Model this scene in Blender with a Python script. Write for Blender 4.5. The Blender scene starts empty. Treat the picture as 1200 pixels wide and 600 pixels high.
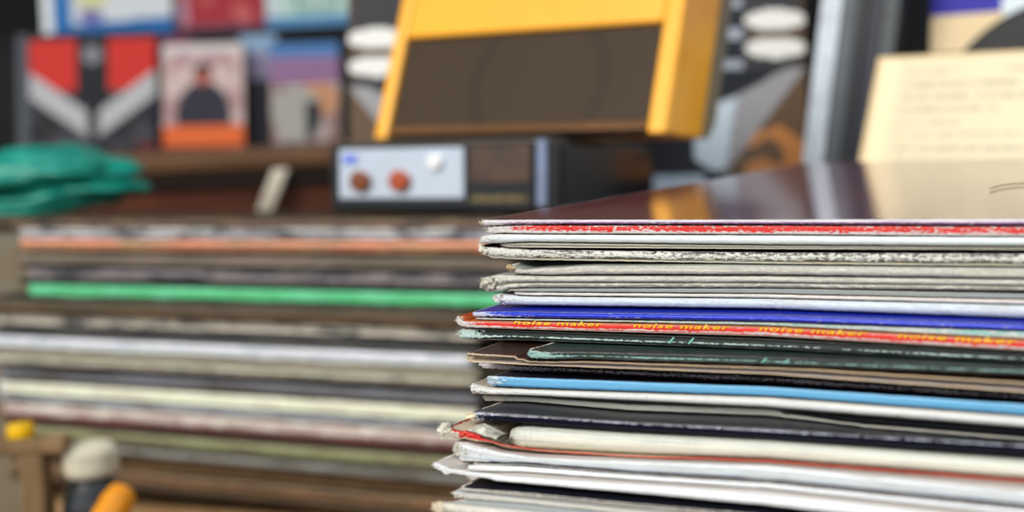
import bpy, math, random
from mathutils import Vector, Matrix, noise
random.seed(7)
PI = math.pi
H = 1.25                                   # camera height above the floor
COL = bpy.context.scene.collection

# ------------------------------------------------------------------ camera
PITCH, ROLL, FPX = math.radians(5.75), math.radians(2.75), 50 / 36 * 1200
cp, sp, cr, sr = math.cos(PITCH), math.sin(PITCH), math.cos(ROLL), math.sin(ROLL)
cF = Vector((0, cp, -sp)); R0 = Vector((1, 0, 0)); U0 = Vector((0, sp, cp))
cR = cr * R0 - sr * U0; cU = cr * U0 + sr * R0
EYE = Vector((0, 0, H))
cd = bpy.data.cameras.new('camera'); cam = bpy.data.objects.new('camera', cd); COL.objects.link(cam)
cam.matrix_world = Matrix((
    (cR.x, cU.x, -cF.x, 0), (cR.y, cU.y, -cF.y, 0), (cR.z, cU.z, -cF.z, H), (0, 0, 0, 1)))
cd.lens = 50; cd.sensor_width = 36; cd.clip_start = .01; cd.clip_end = 50
cd.dof.use_dof = True; cd.dof.focus_distance = .398; cd.dof.aperture_fstop = 7.4; cd.dof.aperture_blades = 0
bpy.context.scene.camera = cam

def ray(x, y):
    return cF + cR * ((x - 600) / FPX) + cU * ((300 - y) / FPX)
def at_depth(x, y, Y):                      # point of the pixel's sight line at forward distance Y
    d = ray(x, y); return EYE + d * (Y / d.y)

# ------------------------------------------------------------------ colour + materials
def lin(c):
    return tuple(((v / 255) / 12.92 if v / 255 <= .04045 else ((v / 255 + .055) / 1.055) ** 2.4) for v in c)
def rgba(c): return (*lin(c), 1)
MATS = {}
class NT:
    def __init__(s, name):
        s.m = bpy.data.materials.new(name); s.m.use_nodes = True
        s.n = s.m.node_tree.nodes; s.l = s.m.node_tree.links
        s.b = s.n['Principled BSDF']
    def node(s, t, **kw):
        n = s.n.new(t)
        for k, v in kw.items(): setattr(n, k, v)
        return n
    def link(s, a, b): s.l.new(a, b)
    def math(s, op, a, b=0.0, clamp=False):
        n = s.n.new('ShaderNodeMath'); n.operation = op; n.use_clamp = clamp
        for i, v in enumerate((a, b)):
            if isinstance(v, (int, float)): n.inputs[i].default_value = v
            else: s.l.new(v, n.inputs[i])
        return n.outputs[0]
    def mix(s, fac, a, b, blend='MIX'):
        n = s.n.new('ShaderNodeMix'); n.data_type = 'RGBA'; n.blend_type = blend
        for i, v in ((0, fac), (6, a), (7, b)):
            if isinstance(v, (int, float)): n.inputs[i].default_value = v
            elif isinstance(v, tuple): n.inputs[i].default_value = v
            else: s.l.new(v, n.inputs[i])
        return n.outputs[2]
    def noise(s, vec, scale, detail=3, rough=.6):
        n = s.n.new('ShaderNodeTexNoise'); n.inputs['Scale'].default_value = scale
        n.inputs['Detail'].default_value = detail; n.inputs['Roughness'].default_value = rough
        s.l.new(vec, n.inputs['Vector']); return n.outputs['Fac']
    def scaled(s, vec, sc, off=(0, 0, 0)):
        n = s.n.new('ShaderNodeMapping'); n.inputs['Scale'].default_value = sc; n.inputs['Location'].default_value = off
        s.l.new(vec, n.inputs['Vector']); return n.outputs[0]
    def bump(s, h, strength, dist=.0002):
        n = s.n.new('ShaderNodeBump'); n.inputs['Strength'].default_value = strength; n.inputs['Distance'].default_value = dist
        s.l.new(h, n.inputs['Height']); s.l.new(n.outputs[0], s.b.inputs['Normal'])

def plain(name, c, rough=.6, var=.15, scale=60, metal=0, coat=0, bump=.0, c2=None, stretch=(1, 1, 1)):
    if name in MATS: return MATS[name]
    t = NT(name); tc = t.node('ShaderNodeTexCoord').outputs['Object']
    f = t.noise(t.scaled(tc, stretch), scale, 4)
    lo = tuple(v * (1 - var) for v in lin(c)) + (1,)
    hi = tuple(min(1, v * (1 + var)) for v in lin(c2 or c)) + (1,)
    r = t.node('ShaderNodeValToRGB'); r.color_ramp.elements[0].position = .35; r.color_ramp.elements[1].position = .65
    r.color_ramp.elements[0].color = lo; r.color_ramp.elements[1].color = hi
    t.link(f, r.inputs[0]); t.link(r.outputs[0], t.b.inputs['Base Color'])
    t.b.inputs['Roughness'].default_value = rough; t.b.inputs['Metallic'].default_value = metal
    if rough > .35: t.b.inputs['Specular IOR Level'].default_value = .22
    t.b.inputs['Coat Weight'].default_value = coat; t.b.inputs['Coat Roughness'].default_value = .08
    if bump: t.bump(f, bump, .001)
    MATS[name] = t.m; return t.m

def printed(name, rough=.3):
    """print stored per face in the mesh (flat artwork on flat card)"""
    if name in MATS: return MATS[name]
    t = NT(name); a = t.node('ShaderNodeAttribute', attribute_name='print_colour')
    t.link(a.outputs['Color'], t.b.inputs['Base Color']); t.b.inputs['Roughness'].default_value = rough; t.b.inputs['Specular IOR Level'].default_value = .3
    MATS[name] = t.m; return t.m

def spine_mat(name, bands, wear_col=(235, 232, 225), wear=.15, line=None, corner=.5, rough=.45, freq=620, edge=.10, dirt=.25, mottle=None, mot=.5):
    """UV.x = metres along the spine, UV.y = 0 top edge .. 1 bottom edge"""
    t = NT(name); uv = t.node('ShaderNodeUVMap', uv_map='UVMap').outputs[0]
    sx = t.node('ShaderNodeSeparateXYZ'); t.link(uv, sx.inputs[0]); U, S = sx.outputs[0], sx.outputs[1]
    off = (random.random() * 50, random.random() * 50, 0)
    # wavy band limits
    wob = t.math('MULTIPLY', t.math('SUBTRACT', t.noise(t.scaled(uv, (120, 1, 1), off), 1, 3), .5), .16)
    Sw = t.math('ADD', S, wob)
    r = t.node('ShaderNodeValToRGB'); cr_ = r.color_ramp; cr_.interpolation = 'LINEAR'
    els = []
    for i, (s0, c) in enumerate(bands):
        if i: els.append((max(s0 - .02, 0), bands[i - 1][1]))
        els.append((min(s0 + (.02 if i else 0), 1), c))
    cr_.elements[0].position, cr_.elements[0].color = els[0][0], rgba(els[0][1])
    if len(els) == 1: cr_.elements[1].color = rgba(els[0][1])
    else:
        cr_.elements[1].position, cr_.elements[1].color = els[1][0], rgba(els[1][1])
        for p_, c_ in els[2:]:
            e = cr_.elements.new(p_); e.color = rgba(c_)
    t.link(Sw, r.inputs[0]); col = r.outputs[0]
    if mottle:
        mf = t.noise(t.scaled(uv, (mot_scale(mot), 1.2, 1), off), 1, 3, .7)
        mf = t.math('MULTIPLY', t.math('SUBTRACT', mf, .47), 9, True)
        col = t.mix(mf, col, rgba(mottle))
    n1 = t.noise(t.scaled(uv, (freq, 4.5, 1), off), 1, 5, .68)
    n2 = t.noise(t.scaled(uv, (60, .8, 1), off), 1, 3)
    lvl = t.math('ADD', wear, t.math('MULTIPLY', t.math('SUBTRACT', n2, .5), .45))
    # corner wear
    cw = t.math('MULTIPLY', t.math('POWER', 2.718, t.math('MULTIPLY', U, -190)), corner)
    lvl = t.math('ADD', lvl, cw)
    # edge wear
    ed = t.math('POWER', t.math('MULTIPLY', t.math('ABSOLUTE', t.math('SUBTRACT', S, .5)), 2), 6)
    lvl = t.math('ADD', lvl, t.math('MULTIPLY', ed, edge))
    if line:
        s0, w, amt = line
        g = t.math('DIVIDE', t.math('SUBTRACT', Sw, s0), w)
        g = t.math('POWER', 2.718, t.math('MULTIPLY', t.math('MULTIPLY', g, g), -1))
        lvl = t.math('ADD', lvl, t.math('MULTIPLY', g, amt))
    m = t.math('SUBTRACT', t.math('ADD', n1, lvl), .72)
    m = t.math('MULTIPLY', m, 14, True)
    wc = t.mix(t.math('MULTIPLY', n1, 1.0), rgba(tuple(v * .72 for v in wear_col)), rgba(wear_col))
    col = t.mix(m, col, wc)
    d = t.noise(t.scaled(uv, (90, 2, 1), (off[1], off[0], 0)), 1, 4)
    dm = t.math('MULTIPLY', t.math('SUBTRACT', d, .5), dirt * 4, True)
    col = t.mix(dm, col, (.16, .145, .12, 1), 'MULTIPLY') if dirt else col
    st = t.noise(t.scaled(uv, (34, 11, 1), (off[1], 3, 0)), 1, 4, .65)
    fine = t.noise(t.scaled(uv, (1500, 9, 1), (off[1], 3, 0)), 1, 2)
    st = t.math('MULTIPLY', t.math('SUBTRACT', t.math('ADD', st, t.math('MULTIPLY', fine, .35)), .68), 2.2, True)
    col = t.mix(st, col, (.30, .285, .26, 1), 'MULTIPLY')
    t.link(col, t.b.inputs['Base Color']); t.b.inputs['Roughness'].default_value = rough
    t.b.inputs['Specular IOR Level'].default_value = .2 if sum(bands[0][1]) < 240 else .4
    t.bump(t.math('ADD', m, n1), .5, .00012)
    MATS[name] = t.m; return t.m
def mot_scale(v): return 10 + 120 * v

def cover_mat(name, c, rough=.35, edge_col=(214, 206, 194), edge_w=.0007, specks=.0, c2=None, scratch=0.0, coat=0, streak=None):
    """UV = metres from the left and front edges of the panel; worn pale rim, pale specks"""
    t = NT(name); uv = t.node('ShaderNodeUVMap', uv_map='UVMap').outputs[0]
    sx = t.node('ShaderNodeSeparateXYZ'); t.link(uv, sx.inputs[0]); U, V = sx.outputs[0], sx.outputs[1]
    off = (random.random() * 9, random.random() * 9, 0)
    n = t.noise(t.scaled(uv, (1, 1, 1), off), 420, 4)
    big = t.noise(t.scaled(uv, (1, 1, 1), off), 14, 3)
    col = t.mix(big, rgba(c), rgba(c2 or tuple(v * .82 for v in c)))
    if streak:
        st = t.noise(t.scaled(uv, (9, 260, 1), off), 1, 3)
        col = t.mix(t.math('MULTIPLY', t.math('SUBTRACT', st, .52), 5, True), col, rgba(streak))
    dmin = t.math('MINIMUM', U, V)
    e = t.math('SUBTRACT', t.math('MULTIPLY', n, edge_w * 2.4), dmin)
    e = t.math('MULTIPLY', e, 5000, True)
    col = t.mix(e, col, rgba(edge_col))
    if specks:
        s_ = t.noise(t.scaled(uv, (1, 1, 1), off), 1300, 2)
        col = t.mix(t.math('MULTIPLY', t.math('SUBTRACT', s_, .78 - specks), 20, True), col, rgba(edge_col))
    t.link(col, t.b.inputs['Base Color']); t.b.inputs['Roughness'].default_value = rough
    t.b.inputs['Coat Weight'].default_value = coat; t.b.inputs['Coat Roughness'].default_value = .1
    if sum(c) < 240 and name != 'cover_maroon': t.b.inputs['Specular IOR Level'].default_value = .14
    if scratch:
        sc_ = t.noise(t.scaled(uv, (40, 260, 1), off), 1, 3)
        t.bump(sc_, scratch, .0001)
    MATS[name] = t.m; return t.m

# ------------------------------------------------------------------ objects
def mesh(name, verts, faces, mat, parent=None, uvs=None, smooth=False, cols=None, mats=None, fm=None):
    me = bpy.data.meshes.new(name); me.from_pydata([tuple(v) for v in verts], [], faces); me.update()
    for m in (mats or [mat]): me.materials.append(m)
    if fm: me.polygons.foreach_set('material_index', fm)
    if uvs:
        l = me.uv_layers.new(name='UVMap')
        for lp in me.loops: l.data[lp.index].uv = uvs[lp.vertex_index]
    if cols:
        a = me.color_attributes.new('print_colour', 'FLOAT_COLOR', 'CORNER')
        for p in me.polygons:
            for li in p.loop_indices: a.data[li].color = (*lin(cols[p.index]), 1)
    if smooth: me.polygons.foreach_set('use_smooth', [True] * len(me.polygons))
    o = bpy.data.objects.new(name, me); COL.objects.link(o)
    if parent: o.parent = parent
    return o
def empty(name, M, label, cat, group=None):
    o = bpy.data.objects.new(name, None); COL.objects.link(o); o.matrix_world = M; o.empty_display_size = .02
    o['label'] = label; o['category'] = cat
    if group: o['group'] = group
    return o
def tag(o, label, cat, group=None):
    o['label'] = label; o['category'] = cat
    if group: o['group'] = group
    return o

def smooth01(x):
    x = max(0, min(1, x)); return x * x * (3 - 2 * x)
def interp(pts, u):
    if u <= pts[0][0]: return pts[0][1]
    for (a, b), (c, d) in zip(pts, pts[1:]):
        if u <= c:
            k = (u - a) / (c - a); return b + (d - b) * (k if len(pts) < 3 else (.35 * k + .65 * smooth01(k)) if (c - a) < .02 else k)
    return pts[-1][1]

S_LP = .315
class Pile:
    def __init__(s, origin, yaw):
        s.O = Vector(origin); s.f = Vector((math.cos(yaw), -math.sin(yaw), 0)); s.g = Vector((math.sin(yaw), math.cos(yaw), 0))
        s.M = Matrix.Translation(s.O) @ Matrix.Rotation(-yaw, 4, 'Z')
        s.above = []
    def hit(s, x, y, v):
        d = ray(x, y); k = ((s.O - EYE).dot(s.g) + v) / d.dot(s.g); P = EYE + d * k
        return (P - s.O).dot(s.f), P.z - s.O.z

PROF = {
 'round': [(0, 0), (.06, -.12), (.16, -.24), (.3, -.33), (.5, -.38), (.7, -.33), (.84, -.24), (.94, -.12), (1, 0)],
 'flat':  [(0, 0), (.05, -.09), (.14, -.13), (.35, -.15), (.65, -.15), (.86, -.13), (.95, -.09), (1, 0)],
 'step':  [(0, 0), (.08, -.16), (.25, -.26), (.5, -.28), (.72, -.22), (.8, -.02), (.84, .1), (.87, -.02), (.92, -.1), (1, 0)],
 'groove':[(0, 0), (.1, -.18), (.3, -.25), (.48, -.16), (.56, .3), (.62, .3), (.7, -.12), (.85, -.2), (1, 0)],
 'open':  [(0, 0), (.06, -.1), (.13, -.06), (.16, .1), (.2, 1.6), (.78, 1.6), (.81, .1), (.85, -.08), (.93, -.12), (1, 0)],
 'slope': [(0, 0), (.1, -.12), (.25, -.22), (.45, -.32), (.65, -.42), (.85, -.42), (.95, -.25), (1, 0)],
}
VG = [0, .0006, .0015, .003, .0045, .006, .008, .01, .013, .016, .02, .024, .029, .034, .040, .046, .053, .06, .075, .09, .11, .13, .16, .2, .26, .315]

def sleeve(pile, name, label, top, bot, v0, smat, cmat, prof='round', group=None, fray=.0004, rough_edge=.00006,
           corner_r=.0022, size=S_LP, right=None, coarse=False, wave=0, flat=None, slopes=None, amp=1.0, bulge=None, skew=(0, 0)):
    """One record sleeve: cover (both panels, back and side) and spine (the folded front edge).
    top/bot: functions of u, or pixel polylines read on the plane of the spine."""
    if isinstance(top, list):
        tp = [pile.hit(x, y, v0) for x, y in top]; bp = [pile.hit(x, y, v0) for x, y in bot]
        u0 = min(tp[0][0], bp[0][0])
        T = lambda u: interp(tp, u); B = lambda u: interp(bp, u)
        smp = [u0 + .02 + .13 * i / 12 for i in range(13)]
        fT = sum(T(u) for u in smp) / 13; fB = sum(B(u) for u in smp) / 13
    else:
        u0, fT, fB = flat; T, B = top, bot
    u1 = u0 + size if right is None else right
    seed = random.random() * 100
    prev = pile.above[-5:]
    us = []
    u = 0.0
    while u < u1 - u0:
        us.append(u)
        if coarse: u += .004 if u < .02 else .012
        else: u += .00035 if u < .012 else (.0008 if u < .03 else (.0016 if u < .17 else .012))
    us.append(u1 - u0)
    n1 = lambda u, k, s_=0: noise.noise(Vector((u * k + seed, s_, seed * .37)))
    def slope_t(u, v): return 0 if slopes is None else slopes[0](u, v)
    def slope_b(u, v): return 0 if slopes is None else slopes[1](u, v)
    def vf(du): # plan outline of the front edge
        r = corner_r
        a = r - math.sqrt(max(0, r * r - (r - du) ** 2)) if du < r else 0
        e = math.exp(-du / .007)
        return v0 + min(skew[0] * du, skew[1]) + a + fray * e * n1(du, 1400) + rough_edge * n1(du, 500) + wave * .3 * n1(du, 60)
    def raw_t(u, v, va):
        k = smooth01((v - va) / .14) if slopes is None else 0
        return T(u) + (fT - T(u)) * k + slope_t(u, v)
    def raw_b(u, v, va):
        k = smooth01((v - va) / .14) if slopes is None else 0
        return B(u) + (fB - B(u)) * k + slope_b(u, v)
    def top_w(u, v, va):
        w = raw_t(u, v, va)
        for a in prev:
            if u > a['u0'] - .0022 and u < a['u1'] + .02:
                if v >= a['v0']: w = min(w, a['bot'](u, v) - .00042)
                elif a['v0'] - va < .004: w = min(w, a['bot'](u, a['v0']) - .0003)
                else:
                    w0 = T(u); c = a['bot'](u, a['v0']) - .0003
                    if c < w0: w = min(w, w0 + (c - w0) * min(1, (v - va) / (a['v0'] - va - .0018)))
        return w
    def bot_w(u, v, va):
        return min(raw_b(u, v, va), top_w(u, v, va) - .0004)
    gu = [u0 + (u1 - u0) * (i / 320) ** 1.3 for i in range(321)]; gv = [v0 + q for q in VG]
    G = [[bot_w(a_, b_, v0) for b_ in gv] for a_ in gu]
    def lookup(u, v):
        i = min(319, max(0, int(320 * (max(0, u - u0) / (u1 - u0)) ** (1 / 1.3))))
        ku = min(1, max(0, (u - gu[i]) / (gu[i + 1] - gu[i])))
        j = 0
        while j < len(gv) - 2 and gv[j + 1] < v: j += 1
        kv = min(1, max(0, (v - gv[j]) / (gv[j + 1] - gv[j])))
        return (G[i][j] * (1 - ku) + G[i + 1][j] * ku) * (1 - kv) + (G[i][j + 1] * (1 - ku) + G[i + 1][j + 1] * ku) * kv
    pile.above.append(dict(u0=u0, u1=u1, v0=v0, bot=lookup))
    base = min(fT, fB)
    org = Vector((u0, v0, fB))
    root = empty(name, pile.M @ Matrix.Translation(org), label, 'record sleeve', group)
    # --- cover
    vgrid = [v for v in VG] if not coarse else [0, .01, .05, .15, .25, .315]
    vgrid = [v * size / .315 for v in vgrid]
    nu, nv = len(us), len(vgrid)
    V = []; UV = []
    fr_t, fr_b = [], []
    for du in us:
        u = u0 + du; f0 = vf(du)
        e = math.exp(-du / .006)
        irr_t = rough_edge * 1.3 * n1(du, 420, 3.1) + fray * .7 * e * n1(du, 1100, 5.2)
        irr_b = rough_edge * 1.3 * n1(du, 420, 7.1) + fray * .7 * e * n1(du, 1100, 9.2)
        irr_t = min(irr_t + wave * n1(du, 55, 1), .00004); irr_b = max(irr_b + wave * n1(du, 55, 1), -.00004)
        for side, row in ((0, fr_t), (1, fr_b)):
            for j, dv in enumerate(vgrid):
                v = f0 + dv * (1 - (f0 - v0) / size)
                if side == 0: w = top_w(u, v, v0) + irr_t * max(0, 1 - dv / .004)
                else: w = bot_w(u, v, v0) + irr_b * max(0, 1 - dv / .004)
                xx = du
                if du == 0: xx = fray * .8 * n1(dv, 700, 2) + rough_edge * n1(dv, 300)
                if j == 0: row.append(Vector((xx, v - v0, w - fB)))
                V.append((xx, v - v0, w - fB)); UV.append((du, dv))
    idx = lambda i, side, j: (i * 2 + side) * nv + j
    F = []
    for i in range(nu - 1):
        for j in range(nv - 1):
            F.append((idx(i, 0, j), idx(i + 1, 0, j), idx(i + 1, 0, j + 1), idx(i, 0, j + 1)))
            F.append((idx(i, 1, j), idx(i, 1, j + 1), idx(i + 1, 1, j + 1), idx(i + 1, 1, j)))
        F.append((idx(i, 0, nv - 1), idx(i + 1, 0, nv - 1), idx(i + 1, 1, nv - 1), idx(i, 1, nv - 1)))
    for j in range(nv - 1):
        F.append((idx(0, 0, j), idx(0, 0, j + 1), idx(0, 1, j + 1), idx(0, 1, j)))
        F.append((idx(nu - 1, 0, j), idx(nu - 1, 1, j), idx(nu - 1, 1, j + 1), idx(nu - 1, 0, j + 1)))
    mesh('cover', V, F, cmat, root, UV, smooth=False)
    # --- spine
    P = PROF[prof]
    if not coarse:                       # denser profile
        Q = []
        for (a, b), (c, d) in zip(P, P[1:]):
            Q += [(a, b), ((a + c) / 2, (b + d) / 2)]
        P = Q + [P[-1]]
    V = []; UV = []; ns = len(P)
    for i, du in enumerate(us):
        t_, b_ = fr_t[i], fr_b[i]; th = max(.0003, (t_ - b_).z)
        bl = min(th, .0032) * (bulge or 1)
        e = math.exp(-du / .006)
        cf = 1 - math.exp(-du / .0012) * .55
        for s_, dv in P:
            q = t_.lerp(b_, s_)
            k = math.sin(PI * min(1, max(0, s_)))
            jit = k * (rough_edge * 1.1 * n1(du, 600, s_ * 7) + fray * e * n1(du, 1500, s_ * 5) * 1.4) * amp
            V.append((q.x - (fray * .8 * e * k if du < .0005 else 0), q.y + dv * bl * cf + jit, q.z + k * jit * .5)); UV.append((du, s_))
    F = []
    for i in range(nu - 1):
        for j in range(ns - 1):
            F.append((i * ns + j, i * ns + j + 1, (i + 1) * ns + j + 1, (i + 1) * ns + j))
    F.append(tuple(range(ns))[::-1])
    F.append(tuple((nu - 1) * ns + j for j in range(ns)))
    mesh('spine', V, F, smat, root, UV, smooth=True)
    root['_'] = 0; del root['_']
    return dict(root=root, T=lambda u: raw_t(u, v0, v0), B=lambda u: raw_b(u, v0, v0), u0=u0, v0=v0, fB=fB, fT=fT)

def fibres(info, n, length, mat, s_range=(0, 1), du_max=.004, thick=.00007, front=True):
    """torn paper fibres standing off a worn corner"""
    V = []; F = []
    for k in range(n):
        du = random.random() ** 1.5 * du_max; s_ = random.uniform(*s_range)
        u = info['u0'] + du
        w = info['T'](u) + (info['B'](u) - info['T'](u)) * s_ - info['fB']
        p = Vector((du, random.uniform(0, .0025) if du < .001 else .0002, w))
        d = Vector((-1.2 * random.random() - .1, -random.random() * 1.1, random.uniform(-.7, .8))).normalized()
        L = length * random.uniform(.4, 1)
        b0 = len(V); r = thick
        c = Vector((random.uniform(-1, 1), random.uniform(-1, 1), random.uniform(-1, 1))) * .5
        for i in range(4):
            q = p + d * L * i / 3 + c * L * (i / 3) ** 2 * .6
            rr = r * (1 - i / 3.6)
            zt, zl = info['T'](u) - info['fB'], info['B'](u) - info['fB']; sl = .0012 if q.x < -.0004 else -.0004
            q.z = min(zt + sl, max(zl - sl, q.z))
            V += [q + Vector((rr, 0, 0)), q + Vector((-rr * .5, 0, rr)), q + Vector((-rr * .5, 0, -rr))]
        for i in range(3):
            for j in range(3):
                a = b0 + i * 3
                F.append((a + j, a + (j + 1) % 3, a + 3 + (j + 1) % 3, a + 3 + j))
    return mesh('torn_fibres', V, F, mat, info['root'])

def lump(info, name, mat, uc, s_, r, n=26, seed=1, vv=0, slack=.00002):
    """crumpled wad of paper pulp on a worn corner"""
    V = []; F = []
    w = info['T'](info['u0'] + uc) * (1 - s_) + info['B'](info['u0'] + uc) * s_ - info['fB']
    for i in range(n + 1):
        th = PI * i / n
        for j in range(2 * n):
            ph = PI * j / n
            d = Vector((math.sin(th) * math.cos(ph), math.sin(th) * math.sin(ph), math.cos(th)))
            k = .8 + .5 * noise.noise(d * 1.8 + Vector((seed, 0, 0))) + .45 * noise.noise(d * 4.5 + Vector((seed, 3, 0))) + .2 * noise.noise(d * 11 + Vector((seed, 3, 0)))
            ux = info['u0'] + max(0, uc + d.x * r[0] * k); zt = info['T'](ux) - info['fB'] + slack; zl = info['B'](ux) - info['fB'] - slack
            V.append((uc + d.x * r[0] * k, vv + d.y * r[1] * k, min(zt, max(zl, w + d.z * r[2] * k))))
    for i in range(n):
        for j in range(2 * n):
            F.append((i * 2 * n + j, (i + 1) * 2 * n + j, (i + 1) * 2 * n + (j + 1) % (2 * n), i * 2 * n + (j + 1) % (2 * n)))
    return mesh(name, V, F, mat, info['root'], smooth=True)

# ------------------------------------------------------------------ box / plate helpers (local coordinates)
def bevel_box(V, F, x0, x1, y0, y1, z0, z1, b=.001):
    """box with chamfered edges appended to V,F"""
    import itertools
    n0 = len(V); b = min(b, (x1 - x0) * .45, (y1 - y0) * .45, (z1 - z0) * .45)
    X, Y, Z = (x0, x1), (y0, y1), (z0, z1)
    ids = {}
    for i, j, k in itertools.product((0, 1), repeat=3):
        sx_, sy_, sz_ = (1 - 2 * i) * b, (1 - 2 * j) * b, (1 - 2 * k) * b
        ids[i, j, k, 'x'] = len(V); V.append((X[i], Y[j] + sy_, Z[k] + sz_))
        ids[i, j, k, 'y'] = len(V); V.append((X[i] + sx_, Y[j], Z[k] + sz_))
        ids[i, j, k, 'z'] = len(V); V.append((X[i] + sx_, Y[j] + sy_, Z[k]))
    def q(*k): F.append(tuple(ids[a] for a in k))
    for i in (0, 1):
        q((i, 0, 0, 'x'), (i, 1, 0, 'x'), (i, 1, 1, 'x'), (i, 0, 1, 'x'))
        q((0, i, 0, 'y'), (0, i, 1, 'y'), (1, i, 1, 'y'), (1, i, 0, 'y'))
        q((0, 0, i, 'z'), (1, 0, i, 'z'), (1, 1, i, 'z'), (0, 1, i, 'z'))
    for i, j in itertools.product((0, 1), repeat=2):
        q((i, j, 0, 'x'), (i, j, 0, 'y'), (i, j, 1, 'y'), (i, j, 1, 'x'))
        q((i, 0, j, 'x'), (i, 0, j, 'z'), (i, 1, j, 'z'), (i, 1, j, 'x'))
        q((0, i, j, 'y'), (0, i, j, 'z'), (1, i, j, 'z'), (1, i, j, 'y'))
    for i, j, k in itertools.product((0, 1), repeat=3): F.append((ids[i, j, k, 'x'], ids[i, j, k, 'y'], ids[i, j, k, 'z']))
def recalc(o):
    import bmesh
    bm = bmesh.new(); bm.from_mesh(o.data); bmesh.ops.recalc_face_normals(bm, faces=bm.faces); bm.to_mesh(o.data); bm.free(); return o
def boxes(name, lst, mat, parent=None, b=.001):
    V = []; F = []
    for t in lst: bevel_box(V, F, *t, b)
    return recalc(mesh(name, V, F, mat, parent))
def lathe(name, prof, mat, parent=None, n=28, M=None):
    V = []; F = []
    for r, z in prof:
        for j in range(n):
            p = Vector((r * math.cos(2 * PI * j / n), r * math.sin(2 * PI * j / n), z))
            V.append(M @ p if M else p)
    for i in range(len(prof) - 1):
        for j in range(n):
            F.append((i * n + j, i * n + (j + 1) % n, (i + 1) * n + (j + 1) % n, (i + 1) * n + j))
    F.append(tuple(range(n))[::-1]); F.append(tuple((len(prof) - 1) * n + j for j in range(n)))
    return recalc(mesh(name, V, F, mat, parent, smooth=False))
def art(name, w, h, nx, ny, fn, parent, y=-.0004, x0=0, z0=0, rough=.3, mat=None, thick=.0006):
    """flat printed card: front face is a grid whose faces carry the print"""
    V = []; F = []; C = []
    for i in range(nx + 1):
        for j in range(ny + 1): V.append((x0 + w * i / nx, y, z0 + h * j / ny))
    for i in range(nx):
        for j in range(ny):
            a = i * (ny + 1) + j; F.append((a, a + ny + 1, a + ny + 2, a + 1)); C.append(fn((i + .5) / nx, (j + .5) / ny))
    b = len(V)
    V += [(x0, y + thick, z0), (x0 + w, y + thick, z0), (x0 + w, y + thick, z0 + h), (x0, y + thick, z0 + h)]
    F.append((b, b + 3, b + 2, b + 1)); C.append((225, 220, 210))
    c0, c1, c2, c3 = 0, nx * (ny + 1), nx * (ny + 1) + ny, ny
    for p, q, r_, s_ in ((c0, b, b + 1, c1), (c1, b + 1, b + 2, c2), (c2, b + 2, b + 3, c3), (c3, b + 3, b, c0)):
        F.append((p, q, r_, s_)); C.append((225, 220, 210))
    return mesh(name, V, F, mat or printed('printed_card_%.2f' % rough, rough), parent, cols=C)
def pose(loc, yaw=0, tilt=0, roll=0):
    """yaw: right end nearer; tilt: leaning back; roll: leaning to the right"""
    return Matrix.Translation(loc) @ Matrix.Rotation(math.radians(-yaw), 4, 'Z') @ Matrix.Rotation(math.radians(-tilt), 4, 'X') @ Matrix.Rotation(math.radians(roll), 4, 'Y')

PAPER = (222, 216, 202)
m_fibre = plain('torn_paper_pulp', (226, 219, 200), .9, .12, 900, bump=.6)
m_fibre_grey = plain('grey_paper_pulp', (188, 182, 165), .9, .3, 700, bump=.8)

# ================================================================== NEAR PILE
C1 = EYE + ray(563, 258) * .42
near = Pile(C1, math.radians(29))
SP = lambda *a, **k: spine_mat(*a, **k)

s1 = sleeve(near, 'record_sleeve', 'glossy dark maroon sleeve lying on top of the sharp near pile',
  [(563, 258), (620, 257.5), (900, 257.5), (1200, 256.5)], [(563, 265), (575, 264), (620, 262.8), (900, 262.8), (1200, 264)], 0,
  SP('spine_maroon', [(0, (214, 205, 212)), (.5, (150, 92, 150)), (.8, (60, 28, 70))], (238, 232, 232), .13, corner=.8, line=(.45, .3, .06)),
  cover_mat('cover_maroon', (104, 30, 56), .10, specks=.05, c2=(70, 24, 66), edge_w=.0006, scratch=.12, coat=.15), 'round')
fibres(s1, 26, .0016, m_fibre)
s2 = sleeve(near, 'record_sleeve', 'red-spined sleeve with white scuffs, second from the top of the near pile',
  [(568, 265.5), (620, 264.3), (900, 264.6), (1200, 266)], [(568, 272.5), (620, 273.6), (900, 274.5), (1200, 277)], .0006,
  SP('spine_red', [(0, (222, 44, 34)), (.86, (215, 205, 190))], (246, 236, 232), .165, corner=.9, line=(.8, .2, .16)),
  cover_mat('cover_red', (150, 30, 25), .35), 'flat', fray=.0007)
fibres(s2, 20, .0012, m_fibre)
s3 = sleeve(near, 'record_sleeve', 'clean bluish-white spine directly below the red scuffed one in the near pile',
  [(561, 279), (568, 276), (580, 274.6), (620, 274.6), (900, 275.6), (1200, 277.6)], [(561, 286), (575, 285), (620, 283), (900, 286.3), (1200, 288)], .0002,
  SP('spine_white_blue', [(0, (224, 232, 232))], (240, 240, 234), .12, corner=.5, dirt=.08),
  cover_mat('cover_white', (205, 208, 205), .4), 'round', fray=.0006)
s3b = sleeve(near, 'record_sleeve', 'thin cream sleeve, its edge a fine grooved line under the bluish-white spine',
  [(584, 285.5), (600, 284), (620, 284), (900, 287.2), (1200, 288.6)], [(584, 288), (600, 290), (620, 290.3), (900, 292), (1200, 292.8)], .0012,
  SP('spine_cream_thin', [(0, (196, 194, 178)), (.5, (90, 86, 76)), (.62, (214, 208, 188))], PAPER, .15, dirt=.3),
  cover_mat('cover_cream', (190, 184, 165), .6), 'groove')
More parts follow.
